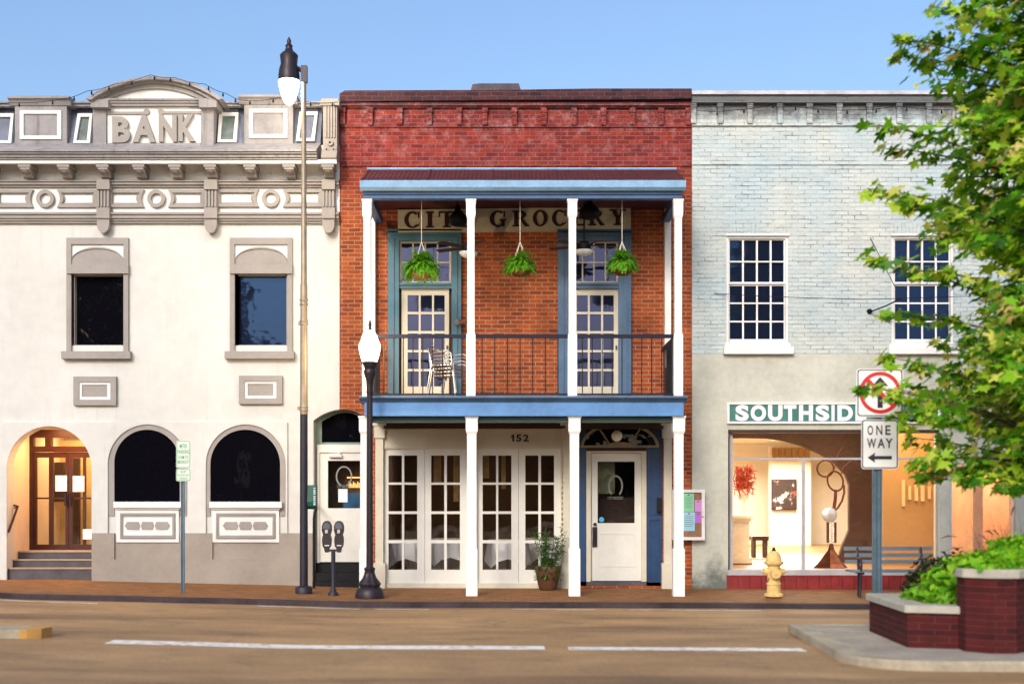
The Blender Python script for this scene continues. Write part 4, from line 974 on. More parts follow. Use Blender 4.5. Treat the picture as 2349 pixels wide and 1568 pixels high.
m_.tube([(X(zx3(a),y),y,Z(zy3(b),y)) for a,b in ((918,570),(930,520),(950,450),(980,405))],.009,6)
m_.tube([(X(zx3(a),y),y,Z(zy3(b),y)) for a,b in ((968,610),(985,560),(1040,510))],.009,6)
m_.tube([(X(zx3(a),y),y,Z(zy3(b),y)) for a,b in ((928,725),(924,800),(900,970))],[.03,.03,.03],6)
m_.build('hoops',M['rust'],t,smooth=60)
m_=MB(); m_.box(X(zx3(860),y),X(zx3(876),y),y-.03,y+.03,Z(zy3(1125),y),Z(zy3(970),y)); m_.box(X(zx3(916),y),X(zx3(932),y),y-.03,y+.03,Z(zy3(1125),y),Z(zy3(970),y)); m_.build('column',M['rust'],t)
m_=MB()
for i in range(8): m_.tube([(X(zx3(876),y),y,Z(zy3(985+i*18),y)),(X(zx3(890),y),y,Z(zy3(978+i*18),y)),(X(zx3(905),y),y,Z(zy3(990+i*18),y)),(X(zx3(918),y),y,Z(zy3(983+i*18),y))],.012,6)
m_.build('ripple_bar',M['disc'],t)
m_=MB(); m_.lathe([(.001,-.03),(.09,-.022),(.135,0),(.09,.022),(.001,.03)],0,0,0,24)
m_.v=[(X(zx3(876),y)+a,y-.06+c,Z(zy3(915),y)+b) for a,b,c in m_.v]; m_.build('disc',M['disc'],t,smooth=60)
m_=MB(); za=Z(zy3(1130),y); xc=X(zx3(893),y)
for k in range(3):
    a=R(-90+120*k+10); d=Vector((math.cos(a),math.sin(a),0)); s_=Vector((-d.y,d.x,0))
    pr_=[(.02,za),(.05,za-.12),(.12,zf+.22),(.22,zf+.08),(.30,zf)]
    vs=[];
    for rr,z_ in pr_:
        for sg_ in (-1,1): vs.append((xc+d.x*rr+s_.x*sg_*(.02+rr*.42),y+d.y*rr+s_.y*sg_*(.02+rr*.42),z_))
    vs2=[(xc,y,v[2]) for v in vs[::2]]
    m_.add(vs,[(2*i,2*i+1,2*i+3,2*i+2) for i in range(4)]); 
    m_.add([vs[2*i] for i in range(5)]+vs2,[(i,i+1,6+i,5+i) for i in range(4)]); m_.add([vs[2*i+1] for i in range(5)]+vs2,[(i+1,i,5+i,6+i) for i in range(4)])
m_.build('flared_base',M['rust'],t)
# mantel/pedestal
y=2.0; t=thing('pedestal','white panelled pedestal at the left end of the gallery window','pedestal',(X(1700,y),y,zf))
m_=MB(); m_.box(ia+.02,X(1728,y),y,y+.7,Z(1189,y),Z(1182,y)); m_.box(ia+.02,X(1724,y),y+.03,y+.67,Z(1196,y),Z(1189,y)); m_.box(ia+.04,X(1720,y),y+.06,y+.64,zf+.12,Z(1196,y)); m_.box(ia+.02,X(1726,y),y+.02,y+.68,zf+.02,zf+.12); m_.build('body',paint('pedestal_cream',(.70,.60,.44),.6),t)
MB().box(ia+.02,X(1727,y),y+.03,y+.66,zf,zf+.02).build('base',M['brown'],t)
t=thing('coral_sculpture','red tangled branching sculpture on a pale stem above the white pedestal','sculpture',(X(1700,2.3),2.3,Z(1182,2)))
m_=MB(); rnd=random.Random(3); cc=Vector((X(1706,2.3),2.3,Z(1098,2.3)))
for i in range(150):
    p=[]; q=cc+Vector((rnd.uniform(-.14,.14),rnd.gauss(0,.05),rnd.uniform(-.2,.2)))
    for j in range(5):
        p.append(tuple(q)); q=q+Vector((rnd.gauss(0,.035),rnd.gauss(0,.03),rnd.gauss(-.01,.04)))
    m_.tube(p,[.014,.012,.01,.008,.004],5)
m_.build('branches',M['redart'],t)
m_=MB(); m_.lathe([(.09,0),(.05,.03),(.03,.2),(.05,.35),(.1,.5)],cc.x,cc.y,Z(1182,2)+.0,12); m_.build('stem',M['gwall'],t)
y=5.0; t=thing('small_bench','low brown wooden bench on the gallery floor beside the pedestal','bench',(X(1742,y),y,zf))
zq=zf+.45; m_=MB(); m_.box(X(1722,y),X(1760,y),y-.18,y+.18,zq-.09,zq); m_.build('seat',M['wood'],t)
for a in (1726,1752): MB().box(X(a,y),X(a+5,y),y-.16,y+.16,zf,zq-.09).build('leg',M['brown'],t)
for i,(a,b,c_,d_) in enumerate(((1432,1452,650,850),(1478,1498,695,800),(1525,1550,688,810),(1572,1598,688,812),(1628,1645,700,795))):
    y=1.6; m_=MB(); m_.pb(zx3(a),zx3(b),zy3(c_),zy3(d_),y-.05,y); o=m_.build('wall_relief',paint('relief_cream',(.62,.42,.2),.7),None,loc=(X(zx3(a),y),y,Z(zy3(d_),y)))
    tag(o,['tall narrow cream panel, leftmost on the tan gallery wall','short narrow cream panel, second from left on the tan wall','middle one of five narrow panels on the tan gallery wall','fourth narrow cream panel from left on tan gallery wall','thin small cream panel, rightmost on the tan gallery wall'][i],'artwork','narrow panels on the tan wall')
# track lights
t0=None
for i,(p,q,y) in enumerate(((1722,1020,1.3),(1768,1045,5),(1792,1044,5.2),(1812,1043,5.5),(1836,1040,5.8),(1870,1040,6.1))):
    x_,z_=X(p,y),2.95; L_=thing('track_light','white spotlight hanging from the gallery ceiling','spotlight',(x_,y,z_),'spotlights on the gallery ceiling track')
    m_=MB(); m_.tube([(x_,y,3.05),(x_,y,2.9)],.012,6); m_.build('stem',M['gwall'],L_)
    m_=MB(); m_.tube([(x_-.03,y+.05,2.94),(x_+.06,y-.04,2.80)],[.04,.06],10); m_.build('lamp_head',M['gwall'],L_)
for i,(o) in enumerate([o for o in bpy.data.objects if o.name.startswith('track_light')]):
    o['label']=['pair style ceiling spotlight nearest the upper left of the gallery window','first spotlight in the row deep inside gallery','second spotlight in the row deep inside gallery','third spotlight in the row deep inside gallery','fourth spotlight in the row deep inside gallery','last spotlight in the row, furthest right inside gallery'][i]
y=12.9; 
# gallery sign
ys=-.05
t=thing('gallery_sign','green fascia sign with white frame reading SOUTHSIDE over the lit gallery window','sign',(X(1900),-.03,Z(947)))
m_=MB(); m_.pprism(rect(1668,2158,922,971),[rect(1673.5,2152,927,966)],ys-.02,-.012); m_.build('frame',M['white'],t)
MB().pb(1673,2153,926.5,966.5,ys,-.012).build('field',M['signgreen'],t)
m_=MB()
for ch,a,b in (('S',172,272),('O',287,403),('U',418,527),('T',537,632),('H',652,757),('S',778,880),('I',897,920),('D',942,1058)):
    m_.ptext(ch,zx3(a),zx3(b),zy3(86),zy3(207),ys-.012,ys,.05)
m_.ptext('E',zx3(1078),zx3(1160),zy3(86),zy3(207),ys-.012,ys,.05)
m_.build('lettering',M['signwhite'],t)
# wires and bracket on gallery wall
m_=MB(); m_.tube([(X(1994,-.1),-.02,Z(714)),(X(2000),-.1,Z(714)),(X(2020),-.35,Z(708)),(X(2042),-.6,Z(697))],.012,6); m_.lathe([(.05,0),(.05,.02)],0,0) if 0 else None
m_.tube([(X(1994),-.03,Z(714)),(X(1994),.0,Z(714))],.045,10); o=m_.build('wall_bracket',M['black'],None,loc=(X(1994),0,Z(714))); tag(o,'short dark metal arm projecting from white brick wall beside the second window','bracket')
m_=MB(); m_.tube([(X(1637),-.02,Z(673)),(X(1700),-.1,Z(679)),(X(1830),-.3,Z(689)),(X(1960),-.5,Z(697)),(X(2042),-.6,Z(697)),(X(2200),-.5,Z(690))],.006,5); o=m_.build('cable',M['black'],None,loc=(X(1637),0,Z(673))); tag(o,'thin dark cable sagging across the white brick upper wall','cable')
m_=MB(); m_.tube([(X(1996),-.01,Z(545)),(X(2042),-.6,Z(697))],.006,5); o=m_.build('cable',M['black'],None,loc=(X(1996),0,Z(545))); tag(o,'thin stay wire slanting down white brick wall to the dark metal arm','cable')
def strings(name,pts,y,label,bulbs):
    t=thing(name,label,'string lights',(X(pts[0][0],y),y,Z(pts[0][1],y)))
    m_=MB(); P=[]
    for (a,b),(c_,d_) in zip(pts,pts[1:]):
        for i in range(6):
            u=i/6; P.append((X(a+(c_-a)*u,y),y,Z(b+(d_-b)*u+3*math.sin(math.pi*u),y)))
    P.append((X(pts[-1][0],y),y,Z(pts[-1][1],y)))
    m_.tube(P,.005,5); m_.build('wire',M['black'],t)
    for i in range(3,len(P),4):
        p=P[i]; MB().lathe([(.009,0),(.011,-.02),(.017,-.04),(.014,-.06),(.002,-.07)],p[0],p[1],p[2],8).build('bulb',M['black'],t,smooth=60)
strings('string_lights',[(-30,235),(25,236),(140,228),(200,209),(260,194),(345,172),(400,178),(470,193),(520,215),(560,231),(640,224),(700,233),(775,234)],-.42,'thin dark string of unlit bulbs draped along the bank parapet and arch',0)
strings('string_lights',[(1600,254),(1690,252),(1790,236),(1860,248),(1960,252),(2060,243),(2180,252)],-.14,'thin dark string of bulbs looped under the white brick parapet',0)

# ------------------------------------------------------------------ street furniture
def fern(mb,c,n,r,rnd,droop=.9,fw=.05):
    for i in range(n):
        a=rnd.uniform(0,2*math.pi); el=rnd.uniform(-.1,1.45); Lf=r*rnd.uniform(.55,1.15)
        d=Vector((math.cos(a)*math.cos(el),math.sin(a)*math.cos(el),math.sin(el))); p=Vector(c)+Vector((d.x*.06,d.y*.06,0)); prev=None; seg=7
        side=Vector((-math.sin(a),math.cos(a),0))
        for k in range(seg+1):
            w=fw*math.sin(math.pi*min(1,(k+.7)/(seg+.9)))
            if prev:
                q,wq=prev
                # leaflet pairs, separate little faces
                m=(q+p)/2; dd=(p-q)
                for s in (-1,1):
                    tip=m+side*s*(w+.012)+dd*.35+Vector((0,0,-.006)); mb.add([q+dd*.05,q+dd*.62,tip],[(0,1,2)])
                    tip2=m+dd*.4+side*s*(w+.008)+dd*.35; mb.add([q+dd*.5,q+dd*1.05,tip2],[(0,1,2)])
            prev=(p.copy(),w); p=p+d*(Lf/seg); d=(d+Vector((0,0,-droop*.33))).normalized()
M['fern']=leafmat('fern_green',[(.05,.20,.012),(.14,.42,.02),(.28,.60,.03)],trans=.4)
for i,(pc,qh,qb,r) in enumerate(((967,540,640,.30),(1193,540,634,.245),(1427,540,632,.245))):
    y=-1.55; xc=X(pc,y); zb=Z(qb,y); lab=['bushy wide hanging fern basket before the left balcony door','hanging fern basket at the middle of the porch before bare brick','hanging fern basket before the right balcony door, yellowish fern'][i]
    t=thing('hanging_basket',lab,'hanging plant',(xc,y,zb),'fern baskets hanging from the porch roof')
    rnd=random.Random(20+i)
    m_=MB(); m_.lathe([(.03,0),(.10,.012),(.155,.06),(.18,.12),(.185,.15)],xc,y,zb,20); m_.build('basket',M['coco'],t,smooth=60)
    m_=MB(); fern(m_,(xc,y,zb+.18),420 if i==0 else 340,r*1.12,rnd); m_.build('fern',M['fern'],t)
    m_=MB(); top=(xc,y,Z(qh+15,y)); m_.tube([top,(xc,y,Z(452,y))],.007,5)
    for k in range(4): 
        a=R(45+90*k+10); m_.tube([top,(xc+.18*math.cos(a),y+.18*math.sin(a),zb+.15)],.007,5)
    m_.build('hanger',M['rope'],t)
# ceiling fans and dark pendants
def fan(pc,q,y,lab,rot):
    xc=X(pc,y); zc=Z(q,y); t=thing('ceiling_fan',lab,'ceiling fan',(xc,y,zce(y)),'ceiling fans under the porch roof')
    m_=MB(); m_.tube([(xc,y,zce(y)),(xc,y,zc+.14)],.015,8); m_.lathe([(.05,.14),(.09,.12),(.11,.08),(.11,.02),(.06,0)][::-1],xc,y,zc,18); m_.build('motor',M['black'],t,smooth=50)
    MB().lathe([(.003,-.105),(.06,-.10),(.12,-.075),(.155,-.035),(.16,-.01),(.06,0)],xc,y,zc-.0,24).build('light_bowl',M['opal'],t,smooth=60)
    for k in range(5):
        a=R(rot+72*k); d=Vector((math.cos(a),math.sin(a),0)); s=Vector((-d.y,d.x,0)); vs=[]
        for rr,w in ((.1,.02),(.16,.03),(.24,.06),(.58,.07),(.62,.05)):
            for sg_ in (-1,1):
                for dz in (-.004,.004): vs.append(Vector((xc,y,zc+.07))+d*rr+s*sg_*w+Vector((0,0,dz+sg_*.012)))
        f=[]
        for j in range(4):
            b=j*4; f+=[(b,b+4,b+6,b+2),(b+1,b+3,b+7,b+5),(b,b+1,b+5,b+4),(b+2,b+6,b+7,b+3)]
        m_=MB().add(vs,f+[(16,17,19,18)]); m_.build('blade',M['brown'],t)
fan(1075,577,-1.0,'ceiling fan with white light bowl behind the second porch post',5)
fan(1340,573,-1.0,'ceiling fan with white light bowl beside the third porch post',10)
for pc,q,w,lab in ((1050,516,.15,'black bell shaped lantern hanging over the Y of CITY'),(1352,500,.17,'black lantern hanging over the E of GROCERY')):
    y=-.9; xc=X(pc,y); zc=Z(q,y); t=thing('hanging_lantern',lab,'lantern',(xc,y,zce(y)),'black lanterns under the porch roof')
    m_=MB(); m_.tube([(xc,y,zce(y)),(xc,y,zc+.32)],.012,6); m_.build('rod',M['black'],t)
    m_=MB(); m_.lathe([(.02,-.03),(.07,-.02),(w*.8,0),(w,.04),(w*.95,.14),(w*.6,.20),(w*.35,.24),(w*.3,.31),(.03,.33)],xc,y,zc,14); m_.build('shade',M['black'],t,smooth=50)
# globe at door
t=thing('globe_lamp','unlit round opal globe lamp over the white front door','lamp',(X(1415,-.6),-.6,Z(985,-.6)))
y=-.6; MB().lathe([(.095*math.sin(R(a)) if a not in (0,180) else .001,-.095*math.cos(R(a))) for a in range(0,181,15)],X(1415,y),y,Z(999,y),24).build('globe',M['globeoff'],t,smooth=170)
MB().lathe([(.045,0),(.045,.02),(.02,.04),(.02,.25)],X(1415,y),y,Z(999,y)+.085,12).build('fitting',M['brown'],t)
t=thing('wall_lamp','small chrome spotlight on the brick beside the left balcony door','lamp',(X(1066),0,Z(741)))
MB().tube([(X(1066),0,Z(741)),(X(1066),-.1,Z(741)),(X(1058),-.16,Z(738))],.02,8).build('arm',M['alu'],t); MB().tube([(X(1062,-.2),-.14,Z(740)),(X(1048,-.2),-.25,Z(743))],[.03,.05],10).build('head',M['alu'],t)
# stacked chairs
def chair(loc):
    x,y,z=loc; t=thing('stacking_chair','x','chair',loc,'stacked aluminium chairs'); r=.0125
    def T(name,pts,rr=r): MB().tube([(x+a,y+b,z+c) for a,b,c in pts],rr,8).build(name,M['alu'],t,smooth=60)
    for s in (-1,1):
        T('leg',[(s*.25,-.27,0),(s*.25,-.22,.4),(s*.25,-.2,.58),(s*.25,-.13,.61),(s*.25,.12,.60),(s*.24,.2,.57)])
        T('leg',[(s*.22,.27,0),(s*.21,.2,.4)])
    T('back_frame',[(-.21,.17,.36),(-.22,.22,.55),(-.2,.26,.68),(-.1,.28,.72),(.1,.28,.72),(.2,.26,.68),(.22,.22,.55),(.21,.17,.36)])
    m_=MB()
    for i in range(6): m_.box(x-.2,x+.2,y-.2+i*.065,y-.155+i*.065,z+.395,z+.405)
    m_.build('seat',M['alu'],t)
    m_=MB()
    for i in range(4): m_.box(x-.2,x+.2,y+.21+i*.012,y+.218+i*.012,z+.44+i*.06,z+.48+i*.06)
    m_.build('backrest',M['alu'],t)
    T('stretcher',[(-.22,.18,.39),(.22,.18,.39)]); T('stretcher',[(-.25,-.22,.37),(.25,-.22,.37)])
    return t
cl=(X(1030,-1.0),-1.0,zdk)
c0=chair(cl); c0.rotation_euler.z=R(62); c0['label']='aluminium slatted armchair, lowest of the stack on the balcony'
for i,(l) in enumerate(('aluminium slatted armchair, second of the stack on the balcony','aluminium slatted armchair, third of the stack on the balcony','aluminium slatted armchair on top of the balcony stack')):
    c=copytree(c0,None,(.012*(i%2)-.008*(i==2),-.02*(i+1),.055*(i+1))); c['label']=l
# tall street lamp
yl=-1.8; px=697; xl=X(px,yl); zb=g(xl)
t=thing('street_lamp','tall tan steel street lamp with hooked teardrop luminaire standing before the bank','street lamp',(xl,yl,zb))
m_=MB(); m_.lathe([(.135,0),(.135,.09),(.12,.11),(.085,.125)],xl,yl,zb,20); m_.build('base',M['poledark'],t,smooth=40)
z1=Z(950,yl); z2=Z(160,yl)
m_=MB(); m_.lathe([(.066,.12),(.060,z1-zb)],xl,yl,zb,18); m_.build('lower_pole',M['poledark'],t,smooth=40)
m_=MB(); m_.lathe([(.062,z1-zb),(.056,Z(700,yl)-zb),(.056,Z(655,yl)-zb),(.048,Z(650,yl)-zb),(.036,z2-zb)],xl,yl,zb,18); m_.build('upper_pole',M['polegrey'],t,smooth=40)
m_=MB()
for q in (942,935,745,738,700,690): m_.lathe([(.068,0),(.070,.015),(.068,.03)],xl,yl,Z(q,yl),14)
m_.box(xl-.09,xl-.03,yl-.02,yl+.02,Z(745,yl),Z(738,yl)); m_.box(xl-.1,xl-.03,yl-.02,yl+.02,Z(940,yl),Z(932,yl)); m_.build('clamp',M['polegrey'],t)
xg=X(663,yl); m_=MB(); m_.box(xl-.04,xl+.055,yl-.05,yl+.05,Z(190,yl),Z(152,yl)); m_.tube([(xl,yl,Z(165,yl)),(X(685,yl),yl,Z(158,yl)),(xg,yl,Z(150,yl))],.035,8); m_.build('arm',M['bronze'],t)
m_=MB(); m_.lathe([(.165,Z(186,yl)-zb),(.17,Z(176,yl)-zb),(.155,Z(160,yl)-zb),(.13,Z(148,yl)-zb),(.14,Z(132,yl)-zb),(.145,Z(128,yl)-zb),(.11,Z(122,yl)-zb),(.07,Z(118,yl)-zb),(.05,Z(110,yl)-zb),(.06,Z(106,yl)-zb),(.03,Z(100,yl)-zb),(.035,Z(94,yl)-zb),(.005,Z(85,yl)-zb)],xg,yl,zb,20); m_.build('hood',M['bronze'],t,smooth=40)
m_=MB(); m_.lathe([(.01,Z(242,yl)-zb),(.06,Z(238,yl)-zb),(.10,Z(228,yl)-zb),(.145,Z(208,yl)-zb),(.17,Z(190,yl)-zb),(.165,Z(186,yl)-zb)],xg,yl,zb,24); m_.build('globe',M['lit'],t,smooth=60)
bulb('lamp_bulb',(xg,yl,Z(207,yl)),520,(1,.80,.55))
# short lamp
yl=-2.35; xl=X(848,yl); zb=g(xl); t=thing('street_lamp','short dark bronze street lamp with fluted base and glowing acorn globe','street lamp',(xl,yl,zb))
h=lambda q:Z(q,yl)-zb
m_=MB(); m_.lathe([(.225,0),(.225,.04),(.215,.09),(.20,.14),(.17,.165),(.15,.17),(.165,.20),(.175,.22),(.15,.26),(.11,.31),(.085,.37),(.075,.42),(.085,.44),(.085,.46),(.06,.48)],xl,yl,zb,24,flute=.1,fr=(.2,.40)); m_.build('base',M['bronze'],t,smooth=35)
m_=MB(); m_.lathe([(.052,.47),(.045,h(905))],xl,yl,zb,20,flute=.12,fr=(0,9)); m_.build('pole',M['bronze'],t,smooth=25)
m_=MB(); m_.lathe([(.045,h(905)),(.055,h(900)),(.05,h(890)),(.06,h(870)),(.09,h(858)),(.095,h(850)),(.08,h(846)),(.115,h(834)),(.12,h(830))],xl,yl,zb,20); m_.build('neck',M['bronze'],t,smooth=35)
m_=MB(); m_.lathe([(.115,h(830)),(.15,h(812)),(.168,h(798)),(.165,h(790)),(.13,h(779)),(.115,h(770)),(.07,h(760)),(.02,h(756))],xl,yl,zb,24); m_.build('globe',M['lit2'],t,smooth=60)
bulb('lamp_bulb',(xl,yl,Z(797,yl)),420,(1,.70,.38))
MB().lathe([(.03,h(757)),(.02,h(750)),(.028,h(744)),(.012,h(736)),(.01,h(700)) if 0 else (.002,h(730))],xl,yl,zb,12).build('finial',M['bronze'],t,smooth=50)
# green box on tall pole
y=-1.75; t=thing('pole_box','small dark green dispenser box strapped to the tall lamp pole','box',(X(716,y),y,Z(1165,y)))
m_=MB(); m_.mould([(y-.06,Z(1160,y)),(y-.08,Z(1150,y)),(y-.06,Z(1112,y)),(y+.06,Z(1112,y)),(y+.06,Z(1160,y)),(y,Z(1167,y))],X(706.5,y),X(727,y)); m_.build('case',paint('box_green',(.01,.09,.07),.5),t)
m_=MB()
for i in range(9): m_.pb(719,723.5,1118+i*4.6,1118+i*4.6+(3.2 if i%3 else 2.2),y-.085,y-.055)
m_.build('label_strip',simple('box_letter',(.45,.6,.55),.5),t)
MB().pb(704,708,1118,1124,y-.02,y+.02).build('strap',M['alu'],t)
# handrail by steps
y=-.6; m_=MB(); m_.tube([(X(720,y),y,g(X(720)) ),(X(720,y),y,Z(1190,y)),(X(721,y),y+.03,Z(1175,y)),(X(724,y),y+.1,Z(1166,y)),(X(722,.1),.1,Z(1150,.1))],.022,8); o=m_.build('step_handrail',M['black'],None,smooth=60,loc=(X(720,y),y,g(X(720)))); tag(o,'black steel handrail beside the side door steps','handrail')
# parking meter
y=-2.0; xm=X(764.5,y); zb=g(xm); t=thing('parking_meter','twin headed dark parking meter on one post beside the short street lamp','parking meter',(xm,y,zb))
hm=lambda q:Z(q,y)-zb
m_=MB(); m_.lathe([(.085,0),(.08,.04),(.05,.07),(.04,.11),(.034,.13),(.034,hm(1262))],xm,y,zb,16); m_.build('post',M['poledark'],t,smooth=40)
m_=MB(); m_.box(xm-.11,xm+.11,y-.03,y+.03,Z(1264,y),Z(1259,y)); m_.build('yoke',M['poledark'],t)
for pc,dq in ((750,0),(778,0)):
    xc=X(pc,y); m_=MB()
    def zq_(q): return Z(q,y)
    sh=[(pc-4,1266),(pc-6,1256),(pc-9,1252),(pc-10.5,1240),(pc-10,1232),(pc-8,1226),(pc-11,1216),(pc-11,1206),(pc-8,1198),(pc-3,1194),(pc+3,1194),(pc+8,1198),(pc+11,1206),(pc+11,1216),(pc+8,1226),(pc+10,1232),(pc+10.5,1240),(pc+9,1252),(pc+6,1256),(pc+4,1266)]
    m_.prism([(X(a,y),Z(b,y)) for a,b in sh],[],y-.05,y+.05); hd=m_.build('meter_head',M['bronze'],t)
    m_=MB(); m_.prism([(X(pc+a,y),Z(b,y)) for a,b in ((-8,1212),(-8,1205),(-5,1199),(0,1197),(5,1199),(8,1205),(8,1212))],[],y-.06,y-.05); m_.build('dial_window',glassdark('meter_window',(.12,.13,.15)),hd)
    m_=MB(); m_.box(X(pc-3,y),X(pc+3,y),y-.065,y-.05,Z(1222,y),Z(1214,y)); m_.build('coin_slot',M['alu'],hd)
    m_=MB(); m_.text('0'+('834' if pc<760 else '835'),X(pc-4,y),X(pc+7,y),Z(1252,y),Z(1248,y),y-.056,y-.05) if 0 else m_.box(X(pc-4,y),X(pc+6,y),y-.056,y-.05,Z(1251,y),Z(1249,y)); m_.build('number_strip',M['opal'],hd)
# parking sign
y=-2.2; xs_=X(419,y); zb=g(xs_); t=thing('parking_sign','green and white METER PARKING sign on a slim post before the bank window','sign',(xs_,y,zb))
m_=MB(); 
m_.mould([(y,zb),(y+.03,zb),(y+.03,Z(1015,y)),(y,Z(1015,y))],xs_-.028,xs_-.018); m_.mould([(y,zb),(y+.03,zb),(y+.03,Z(1015,y)),(y,Z(1015,y))],xs_+.018,xs_+.028); m_.box(xs_-.018,xs_+.018,y+.022,y+.032,zb,Z(1015,y)); m_.build('post',M['usteel'],t)
def rr(p0,p1,q0,q1,r,n=4):
    o=[]
    for cx,cy,a in ((p1-r,q0+r,0),(p0+r,q0+r,90),(p0+r,q1-r,180),(p1-r,q1-r,270)):
        o+=[(cx+r*math.cos(R(a+90*i/n)),cy-r*math.sin(R(a+90*i/n))) for i in range(n+1)]
    return o
for (a,b,c_,d_,lines) in ((404,437,1010,1073,(('METER',1018,1027,8),('PARKING',1031,1040,3),('10 AM TO',1044,1052,5),('MIDNIGHT',1055,1063,4))),(404,437.5,1074,1103,(('EXCEPT',1079,1084,10),('SUNDAYS AND',1087,1091,4),('HOLIDAYS',1094,1099,8)))):
    m_=MB(); m_.pprism(rr(a,b,c_,d_,4),[],y-.012,y-.006); pl=m_.build('sign_plate',paint('sign_pale',(.62,.70,.62),.5,var=.04),t)
    m_=MB(); m_.pprism(rr(a+1,b-1,c_+1,d_-1,3.4),[rr(a+2.2,b-2.2,c_+2.2,d_-2.2,2.8)],y-.0135,y-.012)
    for tx,q0,q1,ins in lines: m_.ptext(tx,a+ins,b-ins,q0,q1,y-.0135,y-.012,.01)
    m_.build('lettering',M['signgreentxt'],pl)
# potted plant
y=-.45; xp=X(1257,y); zb=g(xp)+.0; t=thing('potted_plant','leafy green plant in a brown glazed pot beside the french doors','potted plant',(xp,y,zb))
m_=MB(); m_.lathe([(.13,0),(.15,.02),(.19,.18),(.215,.32),(.215,.38),(.20,.40),(.185,.38),(.18,.34)],xp,y,zb,24); m_.build('pot',M['terracotta'],t,smooth=50)
rnd=random.Random(5)
m_=MB(); st=MB()
def blade(mb,p,d,Lf,w):
    d=d.normalized(); s=d.cross(Vector((0,0,1))); s=s.normalized() if s.length>.01 else Vector((1,0,0)); up=s.cross(d)
    mb.add([p,p+d*Lf*.4+s*w,p+d*Lf-Vector((0,0,.2*Lf)),p+d*Lf*.4-s*w],[(0,1,2,3)])
for i in range(26):
    a=rnd.uniform(0,6.28); hgt=rnd.uniform(.36,.72); lean=rnd.uniform(.02,.28); base=Vector((xp+.1*math.cos(a),y+.1*math.sin(a),zb+.36)); tip=base+Vector((math.cos(a)*lean+.05,math.sin(a)*lean,hgt))
    st.tube([base,(base+tip)/2+Vector((0,0,.03)),tip],[.006,.005,.003],5)
    for k in range(22):
        u=rnd.uniform(.15,1); p=base.lerp(tip,u); b=rnd.uniform(0,6.28); blade(m_,p,Vector((math.cos(b),math.sin(b),rnd.uniform(-.3,.7))),rnd.uniform(.07,.13),.011)
for i in range(160):
    a=rnd.uniform(0,6.28); p=Vector((xp+.17*math.cos(a),y+.17*math.sin(a),zb+.40)); p+=Vector((math.cos(a)*.03,math.sin(a)*.03,0)); p.z-=rnd.uniform(-.06,.22)*(1 if math.sin(a)<.2 else .2); blade(m_,p,Vector((math.cos(a),math.sin(a),rnd.uniform(-.8,.5))),rnd.uniform(.05,.08),.02)
m_.build('leaves',leafmat('pot_leaf',[(.012,.06,.01),(.04,.14,.015),(.12,.30,.02)]),t); st.build('stems',paint('stem_green',(.05,.09,.02),.7),t); MB().lathe([(.001,0),(.18,0)],xp,y,zb+.35,16).build('soil',M['soil'],t)
# notice board
t=thing('notice_board','white framed notice case with coloured papers at the brick corner','notice board',(X(1580),-.05,Z(1238)))
y=-.16
m_=MB(); m_.pprism(rect(1543,1617,1122,1238),[rect(1549,1610,1129,1231)],y-.02,y+.02); m_.pb(1544,1616,1123,1237,y+.02,-.013); m_.build('frame',M['white'],t)
MB().pb(1548,1611,1128,1232,y+.012,y+.022).build('cork',paint('cork',(.30,.17,.10),.9,var=.2,scale=20),t)
for (a,b,c_,d_,col,nm_) in ((1568,1592,1131,1173,(.25,.62,.38),'green'),(1567,1594,1174,1217,(.32,.60,.74),'blue'),(1594,1610,1146,1173,(.62,.28,.66),'pink'),(1594,1610,1175,1199,(.45,.17,.62),'purple'),(1551,1563,1132,1225,(.68,.66,.66),'white')):
    o=MB().pb(a,b,c_,d_,y+.004,y+.010).build('paper',simple('paper_'+nm_,col,.8),t); o['label']=nm_+' sheet of paper'
    m_=MB()
    for i in range(6): m_.pb(a+3,b-3-(i%3),c_+9+i*4.5,c_+10+i*4.5,y+.0025,y+.004) if d_-c_>35 and b-a>14 else None
    m_.pb((a+b)/2-2,(a+b)/2+2,c_+2,c_+5,y-.005,y+.004)
    m_.build('print',simple('ink_grey',(.12,.14,.17),.8),o)
m_=MB(); m_.pb(1611,1614,1183,1186,y-.04,y-.02); m_.build('lock',M['signred'],t)
# hydrant
y=-2.0; xh=X(1775,y); zb=g(xh); t=thing('fire_hydrant','weathered yellow fire hydrant on the sidewalk before the gallery window','fire hydrant',(xh,y,zb))
m_=MB(); m_.lathe([(.15,.02),(.15,.05),(.135,.065),(.11,.07),(.108,.12),(.105,.19),(.115,.20),(.115,.225),(.10,.235),(.10,.5),(.125,.505),(.125,.52)],xh,y,zb,24); m_.build('barrel',M['hydrant'],t,smooth=40)
m_=MB(); m_.lathe([(.145,.52),(.15,.53),(.15,.56),(.125,.575),(.118,.62),(.10,.67),(.07,.71),(.045,.725),(.03,.73)],xh,y,zb,24,flute=.05,fr=(.575,.68)); m_.build('bonnet',M['hydrant'],t,smooth=35)
MB().lathe([(.035,.73),(.03,.75),(.022,.755),(.022,.785)],xh,y,zb,6).build('operating_nut',M['black'],t)
for s in (-1,1):
    m_=MB(); m_.tube([(xh+s*.09,y,zb+.41),(xh+s*.14,y,zb+.41)],[.055,.05],14); m_.tube([(xh+s*.14,y,zb+.41),(xh+s*.165,y,zb+.41)],.06,6); m_.tube([(xh+s*.165,y,zb+.41),(xh+s*.195,y,zb+.41)],.018,5); nz=m_.build('side_nozzle',M['hydrant'],t)
    m_=MB(); m_.tube([(xh+s*.15,y-.02,zb+.36),(xh+s*.14,y-.05,zb+.27),(xh+s*.11,y-.07,zb+.26),(xh+s*.09,y-.09,zb+.32)],.005,5); m_.build('chain',M['iron'],t)
